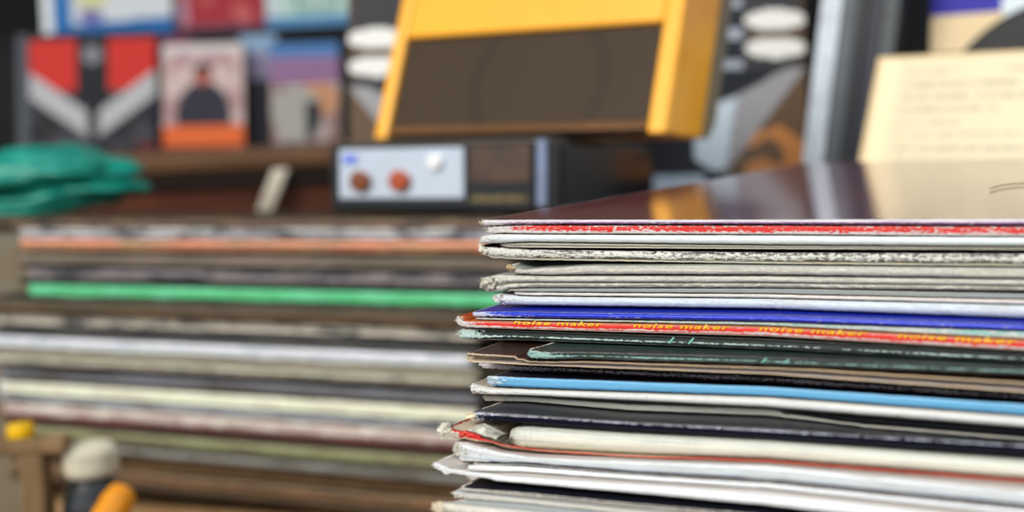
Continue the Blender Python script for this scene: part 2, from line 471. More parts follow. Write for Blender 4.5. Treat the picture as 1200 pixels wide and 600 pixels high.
s4 = sleeve(near, 'record_sleeve', 'plum-topped sleeve whose spine is worn to crumbling white board, with furled corner',
  [(561, 284), (566, 290), (590, 290.5), (620, 293), (900, 296.5), (1200, 298)], [(562, 292), (568, 299), (580, 302.5), (620, 304.6), (900, 309), (1200, 312)], -.0003,
  SP('spine_worn_white', [(0, (60, 44, 56)), (.1, (120, 116, 110)), (.62, (50, 46, 46)), (.74, (226, 216, 190))], (240, 237, 226), .2, corner=.8, line=(.35, .22, .12), freq=700),
  cover_mat('cover_plum', (48, 24, 40), .35), 'step', fray=.0012, rough_edge=.00013)
fibres(s4, 50, .0018, m_fibre)
lump(s4, 'pulped_corner', m_fibre, .0018, .35, (.0022, .0012, .0018), seed=2)
s5 = sleeve(near, 'record_sleeve', 'grey-green sleeve with a curled up front corner below the crumbling white spine',
  [(597, 310), (603, 314), (612, 316.5), (640, 314.5), (690, 312), (900, 311.5), (1200, 314)], [(597, 317), (612, 321), (640, 322), (700, 321.2), (900, 321.5), (1200, 326)], -.004,
  SP('spine_grey_green', [(0, (176, 178, 160)), (.4, (222, 218, 198)), (.88, (110, 106, 92))], PAPER, .25, dirt=.25),
  cover_mat('cover_grey_green', (162, 168, 156), .55), 'round', fray=.0006)
lump(s5, 'pulped_corner', plain('tan_paper_pulp', (196, 168, 132), .9, .2, 900), .0008, .2, (.0016, .0012, .0012), seed=5)
s6 = sleeve(near, 'record_sleeve', 'grey board sleeve with a furry shredded corner, just below the curled grey-green one',
  [(566, 326), (572, 324), (590, 322.5), (620, 323), (900, 323.5), (1200, 327.5)], [(566, 337), (574, 342), (585, 341.5), (600, 337.6), (620, 336.5), (900, 336.8), (1200, 340.5)], -.003,
  SP('spine_grey_board', [(0, (214, 211, 196)), (.55, (186, 184, 170)), (.78, (110, 106, 96)), (.84, (178, 174, 158))], (236, 232, 216), .22, corner=.5, dirt=.4, freq=420),
  cover_mat('cover_grey', (178, 180, 170), .6), 'groove', fray=.0016, rough_edge=.00008)
fibres(s6, 130, .0026, m_fibre_grey, du_max=.009)
lump(s6, 'pulped_corner', m_fibre_grey, .0024, .5, (.0032, .0018, .0026), seed=9)
s7 = sleeve(near, 'record_sleeve', 'slim dull grey spine squeezed under the furry-cornered grey board sleeve',
  [(592, 338.5), (620, 338), (900, 338.4), (1200, 345)], [(592, 341), (620, 341.4), (900, 343.2), (1200, 350)], -.0034,
  SP('spine_dull_grey', [(0, (150, 158, 154)), (.7, (186, 184, 170))], PAPER, .1, dirt=.4), cover_mat('cover_dull_grey', (120, 126, 124), .6), 'flat')
s8 = sleeve(near, 'record_sleeve', 'narrow warm white spine with a dark line beneath, above the pale blue-white spine',
  [(600, 338.6), (606, 339.6), (620, 342), (900, 343.6), (1200, 350.8)], [(600, 343), (606, 345.4), (620, 346), (900, 348.8), (1200, 356.4)], -.0032,
  SP('spine_warm_white', [(0, (236, 228, 216))], (250, 244, 234), .25, dirt=.1), cover_mat('cover_warm_white', (190, 186, 176), .6), 'round')
s9 = sleeve(near, 'record_sleeve', 'broad pale blue-white spine lying directly on the royal blue sleeve',
  [(579, 346), (585, 344.5), (596, 346), (620, 347.8), (900, 350.4), (1200, 358)], [(579, 350), (586, 355), (594, 357), (620, 357.6), (900, 361.6), (1200, 373)], -.0034,
  SP('spine_pale_blue', [(0, (206, 216, 222)), (.85, (160, 166, 168))], (232, 236, 236), .2, corner=.4, dirt=.15), cover_mat('cover_pale_blue', (180, 190, 200), .5), 'round', fray=.0008)
lump(s9, 'pulped_corner', plain('pale_paper_pulp', (200, 198, 190), .9, .25, 800), .0022, .5, (.0026, .0014, .0024), seed=4)
s10 = sleeve(near, 'record_sleeve', 'royal blue sleeve with a shiny scuffed blue spine',
  [(552, 366), (575, 365.5), (620, 366), (900, 370), (1200, 381)], [(552, 371), (575, 371.5), (620, 372.4), (900, 376.6), (1200, 387.6)], -.012,
  SP('spine_royal_blue', [(0, (20, 52, 196)), (.75, (12, 30, 130))], (214, 222, 246), .03, corner=.6, line=(.6, .2, .12), rough=.25),
  cover_mat('cover_royal_blue', (14, 30, 146), .25, edge_w=.0003, c2=(22, 40, 164)), 'round')
s10b = sleeve(near, 'record_sleeve', 'thin teal-edged sleeve flecked with white, between the royal blue and the red lettered one',
  [(555, 371.8), (620, 372.8), (900, 377), (1200, 388)], [(555, 373.2), (620, 374.6), (900, 381), (1200, 396.6)], -.0122,
  SP('spine_teal', [(0, (60, 188, 180)), (.6, (150, 200, 190))], (226, 236, 230), .3, corner=.4), cover_mat('cover_teal', (60, 150, 150), .35), 'flat')
s11 = sleeve(near, 'record_sleeve', 'red spine with yellow lower-case lettering repeated along it',
  [(533, 372), (538, 369.5), (548, 369.8), (580, 372.5), (620, 375), (900, 381.6), (1200, 397)], [(533, 377), (538, 381.5), (548, 383.6), (620, 386.2), (900, 394), (1200, 411)], -.0155,
  SP('spine_lettered_red', [(0, (226, 44, 22)), (.84, (200, 190, 176))], (246, 234, 230), .07, corner=.7, line=(.66, .14, .26), edge=.03),
  cover_mat('cover_yellow_print', (206, 130, 40), .4, c2=(200, 60, 40)), 'flat', fray=.0007)
fibres(s11, 30, .0012, m_fibre)
s12 = sleeve(near, 'record_sleeve', 'dark green sleeve with a chalky worn spine, right under the red lettered spine',
  [(536, 388), (541, 385.6), (560, 386.4), (620, 388.6), (900, 398), (1200, 414)], [(536, 393), (541, 397), (560, 398), (620, 399), (900, 409), (1200, 424.6)], -.0145,
  SP('spine_dark_green', [(0, (12, 24, 21)), (.8, (14, 22, 20)), (.86, (205, 200, 186))], (190, 212, 204), .02, corner=.7, line=(.55, .10, .3), edge=.0, freq=900),
  cover_mat('cover_dark_green', (16, 26, 24), .3), 'slope', fray=.0008)
fibres(s12, 20, .0014, m_fibre)
s13 = sleeve(near, 'record_sleeve', 'short-set dark green sleeve streaked grey, its bent corner resting on the brown sleeve',
  [(618, 409.5), (622, 411), (640, 413), (700, 413.6), (900, 419), (1200, 431)], [(618, 417.5), (626, 420.2), (640, 420.5), (700, 420.6), (900, 427), (1200, 439)], -.030,
  SP('spine_green_streaked', [(0, (22, 40, 36)), (.84, (200, 198, 184))], (160, 200, 190), .04, corner=.7, line=(.5, .10, .28), freq=900, edge=0),
  cover_mat('cover_green_streaked', (26, 46, 42), .3, c2=(20, 34, 32), streak=(84, 104, 98), edge_w=.0005), 'slope', fray=.0008)
s14 = sleeve(near, 'record_sleeve', 'dark brown sleeve with an open mouth edged in bare tan card',
  [(545, 415), (549, 413.6), (560, 415), (620, 418.6), (900, 430), (1200, 448.6)], [(545, 421), (549, 424.6), (560, 425.2), (620, 427.8), (900, 438.6), (1200, 460)], -.033,
  SP('spine_tan_card', [(0, (206, 178, 140)), (.18, (190, 160, 128)), (.24, (150, 140, 140)), (.76, (186, 176, 176)), (.82, (206, 182, 148))], (232, 214, 186), .1, corner=.7),
  cover_mat('cover_dark_brown', (48, 28, 22), .3, edge_col=(200, 172, 136), edge_w=.0006), 'open', fray=.0006)
fibres(s14, 24, .0014, plain('tan_fibre', (220, 200, 166), .9))
s15 = sleeve(near, 'record_sleeve', 'thin plum sleeve, frosted white along its spine, above the sky blue spine',
  [(560, 425.6), (566, 426), (620, 429), (900, 441), (1200, 461)], [(560, 429), (566, 431.5), (620, 435), (900, 449.4), (1200, 470)], -.021,
  SP('spine_plum', [(0, (50, 30, 42)), (.8, (38, 24, 36))], (224, 212, 216), .12, corner=1.0, line=(.42, .25, .2), freq=900, edge=0), cover_mat('cover_plum_thin', (44, 26, 40), .35), 'flat', fray=.0008)
s16 = sleeve(near, 'record_sleeve', 'sky blue spine with a crackled white corner and navy top',
  [(568, 442), (573, 440.5), (590, 441.6), (620, 443), (900, 453.4), (1200, 474)], [(568, 447), (574, 451.6), (590, 452.8), (620, 454.4), (900, 464), (1200, 486.6)], -.034,
  SP('spine_sky_blue', [(0, (110, 178, 218)), (.75, (84, 150, 196)), (.93, (40, 70, 100))], (220, 236, 244), .02, corner=.42, rough=.25, dirt=.08, freq=400),
  cover_mat('cover_navy', (26, 34, 60), .3), 'flat', fray=.0007)
s17 = sleeve(near, 'record_sleeve', 'thick white spine directly under the sky blue one, its left end slightly gaping',
  [(549, 452), (553, 449.5), (562, 452.5), (575, 454.2), (620, 455.8), (900, 465.4), (1200, 487.6)], [(549, 457), (553, 461), (575, 462.4), (620, 463.6), (900, 477.4), (1200, 501)], -.033,
  SP('spine_white_thick', [(0, (218, 218, 212)), (.35, (230, 230, 226)), (.8, (196, 198, 194))], (244, 242, 236), .12, corner=.3, dirt=.12), cover_mat('cover_tan_paper', (202, 190, 168), .6, edge_col=(230, 228, 220)), 'round', fray=.0007)
s17b = sleeve(near, 'record_sleeve', 'black sleeve wedged in the right half of the near pile above the tapering cream edge',
  [(925, 482.6), (1000, 487.8), (1200, 502)], [(925, 484.4), (1000, 494.6), (1200, 512)], -.029,
  SP('spine_black_wedge', [(0, (12, 14, 24)), (.45, (48, 50, 58)), (.6, (12, 14, 22))], (120, 124, 134), .02, corner=0, edge=0), cover_mat('cover_black_wedge', (14, 15, 22), .3), 'step', right=.315 - .01)
s18 = sleeve(near, 'record_sleeve', 'cream edge that tapers to a point halfway along, above the black sleeve',
  [(564, 464), (568, 463.2), (620, 465.4), (740, 474), (900, 479.4), (1000, 496), (1012, 498.4), (1200, 513)], [(564, 467), (568, 469.6), (620, 470.8), (740, 481), (900, 487), (1000, 498), (1012, 499), (1200, 514)], -.029,
  SP('spine_cream_taper', [(0, (208, 206, 194)), (.8, (170, 166, 152))], PAPER, .12, dirt=.2, corner=.3), cover_mat('cover_cream_taper', (190, 186, 170), .6), 'flat', fray=.0006)
s19 = sleeve(near, 'record_sleeve', 'scuffed black sleeve with a glossy navy-black spine and cracked white corner',
  [(549, 484.5), (553, 483), (570, 484.4), (620, 487.4), (740, 495.4), (900, 503.4), (1200, 521)], [(549, 489), (553, 491.8), (570, 493), (620, 495.8), (740, 504), (900, 513.6), (1200, 533)], -.046,
  SP('spine_navy_black', [(0, (12, 14, 30)), (.9, (10, 10, 18))], (206, 208, 226), -.02, corner=.5, line=(.12, .09, .36), rough=.2, edge=0),  # pale line near the top is a painted highlight, in the wear colour
  cover_mat('cover_black_scuffed', (20, 22, 26), .25, c2=(56, 60, 66), specks=.03, scratch=.3), 'flat', fray=.0009, bulge=.8)
lump(s19, 'pulped_corner', plain('cream_corner_pulp', (226, 208, 176), .9, .3, 900), .0008, .5, (.0013, .0010, .0016), seed=7)
s22 = sleeve(near, 'record_sleeve', 'fat cream sleeve with rounded bulging front, under the navy-black spine',
  [(590, 514), (593, 508), (598, 503.6), (606, 500.6), (620, 500), (740, 508), (900, 516), (1200, 539)], [(590, 518), (594, 521.4), (604, 523.4), (640, 525.6), (740, 531), (900, 537), (1200, 560)], -.044,
  SP('spine_fat_cream', [(0, (206, 208, 196)), (.35, (222, 220, 204)), (.9, (196, 192, 172))], (236, 234, 222), .05, corner=.3, dirt=.14, freq=40),
  cover_mat('cover_fat_cream', (170, 182, 186), .5), 'round', fray=.0006, rough_edge=.00008, bulge=1.2, corner_r=.006)
s20 = sleeve(near, 'record_sleeve', 'tattered red-edged sleeve gaping open at a fluffy torn corner',
  [(523, 501), (530, 504), (545, 506.4), (560, 511.5), (575, 515.5), (590, 519.6), (640, 526.4), (740, 531.8), (900, 538), (1200, 566)],
  [(523, 509), (530, 514), (545, 515.6), (560, 518.6), (575, 520.4), (590, 522.8), (640, 529), (740, 535), (900, 544), (1200, 573.6)], -.053,
  SP('spine_tattered_red', [(0, (206, 24, 14)), (.7, (222, 196, 160))], (236, 214, 180), .06, corner=.1, line=(.85, .2, .2), freq=220, edge=.05),
  cover_mat('cover_bare_card', (210, 190, 160), .7, edge_col=(150, 36, 26), edge_w=.0008), 'flat', fray=.0012, rough_edge=.0001, wave=.0001, skew=(.12, .008))
fibres(s20, 330, .0034, m_fibre, du_max=.004, thick=.00009)
lump(s20, 'pulped_corner', m_fibre, -.0002, .35, (.0018, .0016, .0026), seed=12, slack=.0012)
# crumpled inner bag showing in the gaping mouth
def crumple(info, pts_t, pts_b, v, mat, name):
    tp = [near.hit(x, y, v) for x, y in pts_t]; bp = [near.hit(x, y, v) for x, y in pts_b]
    V = []; F = []; n = 60; m = 10
    for i in range(n + 1):
        k = i / n; u = tp[0][0] + (tp[-1][0] - tp[0][0]) * k
        t_, b_ = interp(tp, u), interp(bp, u)
        for j in range(m + 1):
            s_ = j / m
            bul = math.sin(PI * s_) * .0022 + .0007 * noise.noise(Vector((u * 420, s_ * 3, 1.3))) + .0006 * noise.noise(Vector((u * 150, s_ * 5, 4)))
            V.append((u - info['u0'], v - info['v0'] - bul, t_ + (b_ - t_) * s_ + .0002 * noise.noise(Vector((u * 500, s_, 9))) - info['fB']))
    b0 = len(V)
    for i in range(n + 1):
        for j in (0, m):
            x_, y_, z_ = V[i * (m + 1) + j]; V.append((x_ + .0002, y_ + .0035, z_ + (.0001 if j else -.0003)))
    for i in range(n):
        for j in range(m):
            a = i * (m + 1) + j; F.append((a, a + 1, a + m + 2, a + m + 1))
        F.append((i * (m + 1), (i + 1) * (m + 1), b0 + 2 * i + 2, b0 + 2 * i))
        F.append((i * (m + 1) + m, b0 + 2 * i + 1, b0 + 2 * i + 3, (i + 1) * (m + 1) + m))
    return mesh(name, V, F, mat, info['root'], smooth=True)
crumple(s20, [(553, 500.5), (558, 498.4), (566, 500.5), (576, 506), (587, 509.5)], [(553, 504), (558, 508), (566, 511), (576, 513.5), (587, 515.5)], -.050,
        plain('crumpled_grey_paper', (182, 178, 162), .8, .45, 350, bump=1), 'inner_sleeve')
s24 = sleeve(near, 'record_sleeve', 'grey-white sleeve with a split pinched corner, below the tattered red-edged one',
  [(531, 519), (535, 516.8), (542, 519), (560, 524), (590, 531), (620, 536), (660, 538.6), (740, 541), (900, 547), (1200, 575)],
  [(531, 529), (535, 536), (542, 540.5), (560, 541), (620, 542.6), (740, 552.4), (900, 562), (1200, 592)], -.053,
  SP('spine_grey_split', [(0, (230, 232, 232)), (.2, (206, 210, 210)), (.7, (186, 194, 204)), (.85, (110, 112, 120))], (240, 240, 236), .15, corner=.3, dirt=.3, freq=90),
  cover_mat('cover_blush', (214, 200, 190), .6, edge_col=(232, 232, 228)), 'flat', fray=.0010, wave=.00015)
lump(s24, 'pulped_corner', m_fibre_grey, .0022, .42, (.0024, .0013, .0016), seed=15)
s24b = sleeve(near, 'record_sleeve', 'hair-thin brown speckled edge between the grey-white split sleeve and plain white ones',
  [(552, 540.5), (620, 543.6), (740, 553), (900, 562.6), (1200, 592.6)], [(552, 542.4), (620, 546.8), (740, 556.2), (900, 566), (1200, 597)], -.054,
  SP('spine_brown_speck', [(0, (56, 40, 40))], (206, 196, 190), .1, line=(.5, .3, .12), corner=.9, freq=900), cover_mat('cover_navy_speck', (34, 40, 70), .3), 'flat')
s25 = sleeve(near, 'record_sleeve', 'slim bright white spine lying in the larger pointed white sleeve',
  [(545, 545.6), (549, 544.6), (620, 547.4), (740, 557), (900, 567), (1200, 598)], [(545, 549), (549, 551.6), (620, 553.4), (740, 562), (900, 572), (1200, 604)], -.058,
  SP('spine_bright_white', [(0, (238, 240, 242))], (250, 250, 248), .1, dirt=.05), cover_mat('cover_bright_white', (216, 216, 214), .5), 'round')
s26 = sleeve(near, 'record_sleeve', 'large white sleeve whose sharp corner sticks out furthest left of the near pile',
  [(505, 544), (509, 542.4), (516, 545), (526, 549), (545, 551.6), (572, 555), (580, 556.5), (600, 559), (620, 560.4), (740, 568), (900, 580), (1200, 614)],
  [(505, 547), (509, 549.6), (516, 551.5), (522, 556.6), (530, 555), (572, 560.4), (582, 563.5), (600, 565), (620, 566.6), (740, 577), (900, 592), (1200, 628)], -.063,
  SP('spine_pointed_white', [(0, (240, 240, 240)), (.8, (214, 214, 212))], (252, 252, 250), .15, dirt=.1), cover_mat('cover_blush_white', (226, 216, 206), .5, edge_col=(244, 244, 240)), 'flat', fray=.0007, wave=.0001)
fibres(s26, 20, .001, m_fibre)
s27 = sleeve(near, 'record_sleeve', 'matt black speckled sleeve under the pointed white one, second black top showing',
  [(537, 571.6), (545, 573), (620, 579), (740, 591), (900, 605), (1200, 642)], [(537, 573), (545, 575), (620, 582.2), (740, 594.5), (900, 609), (1200, 646)], -.066,
  SP('spine_cream_under_black', [(0, (36, 36, 42)), (.5, (206, 198, 182))], PAPER, .2), cover_mat('cover_black_matt', (20, 22, 30), .35, specks=.05, c2=(30, 32, 42)), 'flat')
s28 = sleeve(near, 'record_sleeve', 'pale sleeve with thick folded cream edge just beneath the black speckled top',
  [(528, 576), (532, 573.6), (545, 577), (620, 583), (740, 595), (900, 610), (1200, 648)], [(528, 580), (534, 583.6), (545, 584.2), (620, 590), (740, 603), (900, 618), (1200, 658)], -.068,
  SP('spine_folded_cream', [(0, (216, 206, 186)), (.35, (224, 222, 212))], (240, 236, 226), .2, corner=.3, dirt=.3), cover_mat('cover_pale', (196, 200, 196), .5), 'groove', fray=.001)
s29 = sleeve(near, 'record_sleeve', 'pale blue-grey sleeve at the bottom frame edge with a blunt cream corner',
  [(508, 590), (514, 588), (524, 590), (620, 600), (740, 613), (900, 629), (1200, 668)], [(508, 596), (514, 600), (524, 602), (620, 612), (740, 625), (900, 642), (1200, 682)], -.080,
  SP('spine_blunt_cream', [(0, (226, 224, 216))], (240, 232, 214), .25, corner=.6, dirt=.2), cover_mat('cover_blue_grey', (166, 184, 196), .4, c2=(206, 200, 188), edge_w=.002), 'round', fray=.001)
lump(s29, 'pulped_corner', plain('blunt_corner_pulp', (226, 208, 180), .9, .2, 700), .0014, .5, (.002, .0015, .0022), seed=21)

# lettering on the red spine
def spine_text(info, body, x0, x1, s_lo, s_hi, mat):
    cu = bpy.data.curves.new('lettering', 'FONT'); cu.body = body; cu.size = 1; cu.shear = .25; cu.space_character = 1.12; cu.resolution_u = 3; cu.offset = .012
    tmp = bpy.data.objects.new('tmp', cu); COL.objects.link(tmp)
    dg = bpy.context.evaluated_depsgraph_get(); dg.update()
    me = bpy.data.meshes.new_from_object(tmp.evaluated_get(dg)); bpy.data.objects.remove(tmp)
    xs = [v.co.x for v in me.vertices]; ys = [v.co.y for v in me.vertices]
    a, b = min(xs), max(xs); c, d = min(ys), max(ys)
    u_a, _ = near.hit(x0, 385, info['v0']); u_b, _ = near.hit(x1, 388, info['v0'])
    for v in me.vertices:
        u = u_a + (v.co.x - a) / (b - a) * (u_b - u_a); s_ = s_lo + (d - v.co.y) / (d - c) * (s_hi - s_lo)
        T_, B_ = info['T'](u), info['B'](u)
        th = T_ - B_; P = PROF['flat']
        dv = 0
        for (p, q), (r_, t_) in zip(P, P[1:]):
            if p <= s_ <= r_: dv = q + (t_ - q) * (s_ - p) / (r_ - p)
        v.co = (u - info['u0'], dv * min(th, .0032) - .00012, T_ - s_ * th - info['fB'])
    me.materials.append(mat); o = bpy.data.objects.new('spine_lettering', me); COL.objects.link(o); o.parent = info['root']
    o['label'] = 'yellow lettering'
m_yel = plain('yellow_ink', (246, 196, 30), .4, .1)
for a_, b_ in ((603, 708), (743, 856), (890, 1016), (1052, 1192)):
    spine_text(s11, 'noise maker', a_, b_, .02, .46, m_yel)

# slanted pale green strokes printed across the two dark green spines
def spine_strokes(info, xs, y, mat):
    V = []; F = []
    for x in xs:
        for (dx, s_) in ((0, .66), (2.2, .66), (7.2, .04), (5, .04)):
            u, _ = near.hit(x + dx, y, info['v0']); T_, B_ = info['T'](u), info['B'](u); th = T_ - B_
            P = PROF['slope']; dv = 0
            for (p, q), (r_, t_) in zip(P, P[1:]):
                if p <= s_ <= r_: dv = q + (t_ - q) * (s_ - p) / (r_ - p)
            for o_ in (.00016, -.00002): V.append((u - info['u0'], dv * min(th, .0032) - o_ - .0003 * (1 - s_) - .0001, T_ - s_ * th - info['fB']))
        b_ = len(V) - 8
        F += [(b_, b_ + 2, b_ + 4, b_ + 6), (b_ + 7, b_ + 5, b_ + 3, b_ + 1)] + [(b_ + 2 * i, b_ + 2 * i + 1, b_ + (2 * i + 3) % 8, b_ + (2 * i + 2) % 8) for i in range(4)]
    o = mesh('printed_strokes', V, F, mat, info['root']); o['label'] = 'pale green slanted strokes'
m_stroke = plain('pale_green_ink', (120, 186, 168), .5, .15, 400)
spine_strokes(s12, (785, 808), 400, m_stroke); spine_strokes(s13, (893, 919), 417, m_stroke)

# a stray hair on the top sleeve
hp = [EYE + ray(x, y) * ((C1.z - EYE.z + .0001) / ray(x, y).z) for x, y in ((1160, 222), (1172, 218.4), (1186, 216.4), (1201, 215.6), (1216, 216))]
V = []; F = []
for i, p in enumerate(hp):
    for j in range(5):
        a_ = 2 * PI * j / 5; V.append(p + Vector((0, math.cos(a_) * .00035, .0002 + math.sin(a_) * .00018)))
for i in range(len(hp) - 1):
    for j in range(5): F.append((i * 5 + j, i * 5 + (j + 1) % 5, i * 5 + 5 + (j + 1) % 5, i * 5 + 5 + j))
F += [(0, 1, 2, 3, 4), (24, 23, 22, 21, 20)]
tag(recalc(mesh('loose_thread', V, F, plain('brown_thread', (92, 72, 54), .6), smooth=True)), 'short curved brown thread lying on the glossy maroon top sleeve', 'thread')

# a few more sleeves below the frame carry the pile
cur = .0
zb = min(s29['fB'], s29['fT'])
for k, (c, lab) in enumerate((((200, 196, 184), 'cream sleeve second from the bottom of the near pile'), ((60, 62, 70), 'charcoal sleeve at the very bottom of the near pile'))):
    t0 = zb - .0006 - k * .0044; b0 = t0 - .0038
    sleeve(near, 'record_sleeve', lab, (lambda u, t0=t0: t0), (lambda u, b0=b0: b0), -.02 - .004 * k,
           spine_mat('spine_lower_%d' % k, [(0, c)]), cover_mat('cover_lower_%d' % k, c), 'round', coarse=True, flat=(.004 * k, t0, b0), slopes=(lambda u, v: 0, lambda u, v: 0))
near_base = b0

# ================================================================== LEFT PILE
YL = math.radians(19.3)
left = Pile(EYE + Vector((-.2961, .8543, -.0497)), YL)
tanT, tanR = math.tan(math.radians(4.0)), -math.tan(math.radians(1.0))
BANDS = [  # y of the lower limit at pixel column 440, colours, label
 (257, (74, 62, 48), (96, 84, 66), 'dark brown worn sleeve on top of the blurred left pile', 0),
 (266.5, (128, 108, 84), (60, 52, 46), 'mottled tan spine second from the top of the blurred left pile', 0),
 (281.5, (186, 184, 180), (70, 72, 80), 'light grey spine above the coral one in the left pile', 0),
 (296, (206, 140, 112), (160, 132, 100), 'coral and tan spine near the top of the left pile', 0),
 (302, (40, 36, 30), (60, 52, 40), 'thin dark spine right under the coral one in the left pile', 0),
 (313.5, (142, 132, 114), (112, 102, 86), 'tan-grey spine third above the green one in the left pile', 0),
 (321, (30, 32, 42), (90, 84, 76), 'navy-black mottled spine second above the green one in the left pile', 0),
 (334, (142, 130, 130), (34, 38, 48), 'mauve-grey mottled spine one above the black sleeve on the green one', 0),
 (341.5, (26, 28, 30), (56, 56, 52), 'black spine resting directly on the green one in the left pile', 0),
 (357.5, (84, 176, 124), (104, 186, 142), 'bright green spine in the blurred left pile', 0),
 (361.5, (32, 30, 24), (60, 54, 42), 'thin black-brown spine right under the green one', 1),
 (372, (106, 98, 80), (84, 76, 58), 'olive-grey spine second under the green one', 1),
 (382, (96, 74, 50), (70, 56, 38), 'brown spine third under the green one in the left pile', 1),
 (396, (186, 182, 164), (60, 62, 64), 'patchy whitish spine fourth under the green one', 1),
 (405, (34, 38, 48), (88, 88, 84), 'dark navy mottled spine below the patchy whitish one', 1),
 (412, (92, 90, 84), (54, 52, 48), 'slate grey spine just above the lavender-white one', 1),
 (427, (212, 212, 218), (180, 184, 190), 'wide lavender-white spine mid-way down the left pile', 1),
 (438, (166, 160, 138), (140, 136, 120), 'dull cream spine under the lavender-white one', 1),
 (447, (176, 174, 156), (130, 126, 108), 'greenish cream spine resting on the deep black one', 1),
 (457, (14, 18, 24), (24, 28, 34), 'deep black spine in the lower middle of the left pile', 1),
 (468, (128, 128, 134), (84, 82, 80), 'dull lavender-grey spine under the deep black one', 1),
 (474, (70, 62, 44), (46, 42, 34), 'olive-brown thin spine above the bright cream one', 1),
 (490, (218, 216, 196), (196, 192, 172), 'bright cream spine low in the left pile', 1),
 (501, (146, 150, 152), (40, 46, 56), 'blue-grey spine with dark patches under the bright cream one', 1),
 (514.5, (182, 160, 148), (200, 194, 184), 'pinkish tan spine above the dark red one', 1),
 (523.5, (104, 50, 48), (80, 44, 42), 'dark red spine low in the left pile', 1),
 (532, (92, 84, 70), (66, 60, 50), 'grey-brown spine directly below the dark red one', 1),
 (545, (142, 142, 106), (116, 108, 80), 'pale green-tan speckled spine low in the left pile', 1),
 (549, (54, 44, 30), (40, 34, 26), 'thin near-black spine under the pale green-tan one', 1),
 (558, (130, 128, 120), (88, 84, 74), 'ash grey spine above the brown board sleeves', 1),
 (570, (100, 78, 52), (78, 60, 40), 'kraft brown spine right below the ash grey one', 1),
 (581, (84, 66, 44), (120, 98, 68), 'darker kraft spine second below the ash grey one', 1),
 (594, (122, 96, 64), (92, 72, 48), 'tan kraft spine third below the ash grey one', 1),
 (606, (86, 68, 46), (70, 54, 38), 'lowest brown kraft spine of the left pile', 1),
]
wlist = [left.hit(440, 253.5, 0)[1]] + [left.hit(440, b[0], 0)[1] for b in BANDS]
u_ref = left.hit(440, 300, 0)[0]
wtop, wbot = wlist[0], wlist[-1]
def fr_k(w): return max(0, min(1, (w - wbot) / (wtop - wbot)))
def slopes_for(wt, wb):
    kt, kb = fr_k(wt), fr_k(wb)
    rt, rb = (tanR - (1 - k) * math.tan(math.radians(1.5)) for k in (kt, kb))
    return (lambda u, v: -kt * v * tanT + (u - u_ref) * rt, lambda u, v: -kb * v * tanT + (u - u_ref) * rb)
rl = random.Random(11)
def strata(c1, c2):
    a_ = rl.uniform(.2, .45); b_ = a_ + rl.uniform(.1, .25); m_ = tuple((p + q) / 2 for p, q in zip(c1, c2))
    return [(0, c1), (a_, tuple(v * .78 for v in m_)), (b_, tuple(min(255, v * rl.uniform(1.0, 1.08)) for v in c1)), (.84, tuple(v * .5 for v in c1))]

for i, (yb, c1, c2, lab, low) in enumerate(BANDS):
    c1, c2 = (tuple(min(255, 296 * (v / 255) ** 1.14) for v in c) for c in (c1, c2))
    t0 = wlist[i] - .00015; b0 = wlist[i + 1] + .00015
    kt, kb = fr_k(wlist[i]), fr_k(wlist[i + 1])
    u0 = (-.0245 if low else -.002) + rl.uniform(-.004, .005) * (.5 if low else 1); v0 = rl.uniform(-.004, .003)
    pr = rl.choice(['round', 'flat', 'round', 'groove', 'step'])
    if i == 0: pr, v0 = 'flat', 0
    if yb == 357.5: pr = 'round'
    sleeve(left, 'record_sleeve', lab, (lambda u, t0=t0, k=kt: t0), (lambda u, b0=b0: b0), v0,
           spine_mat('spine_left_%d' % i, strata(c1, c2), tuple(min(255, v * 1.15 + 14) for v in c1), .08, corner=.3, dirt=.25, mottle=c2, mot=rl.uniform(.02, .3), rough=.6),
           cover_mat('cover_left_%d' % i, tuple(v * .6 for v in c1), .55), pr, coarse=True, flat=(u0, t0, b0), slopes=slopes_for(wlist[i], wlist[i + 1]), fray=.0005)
def on_left(u, v, dz=0):                   # point on top of the left pile
    t = left.O + left.f * u + left.g * v; t.z = left.O.z + wtop - .00015 - v * tanT + (u - u_ref) * tanR + dz; return t

# ================================================================== table, crates, room
TZ = H - .30
m_wood = plain('table_wood', (96, 70, 46), .5, .25, 6, c2=(120, 90, 60), stretch=(1, 12, 1), bump=.1)
m_pine = plain('pale_crate_wood', (176, 142, 100), .6, .2, 8, c2=(190, 160, 120), stretch=(8, 1, 1), bump=.2)
m_dark = plain('dark_stained_wood', (76, 38, 24), .45, .3, 7, c2=(98, 54, 34), stretch=(1, 1, 10), bump=.1)
m_lip = plain('bench_edge_wood', (86, 60, 40), .45, .2, 7, c2=(104, 74, 50), stretch=(1, 6, 6))

t = empty('market_table', Matrix.Translation((0, 1.15, 0)), 'long brown wooden trestle table under the record piles', 'table')
boxes('table_top', [(-1.1, 1.1, -.95, .95, TZ - .03, TZ)], m_wood, t, .004)
for sx_ in (-1, 1):
    for sy_ in (-1, 1):
        boxes('leg', [(sx_ * 1.0 - .03, sx_ * 1.0 + .03, sy_ * .85 - .03, sy_ * .85 + .03, 0, TZ - .03)], m_wood, t, .003)
boxes('apron', [(-.97, .97, -.86, -.84, TZ - .12, TZ - .03), (-.97, .97, .84, .86, TZ - .12, TZ - .03)], m_wood, t)

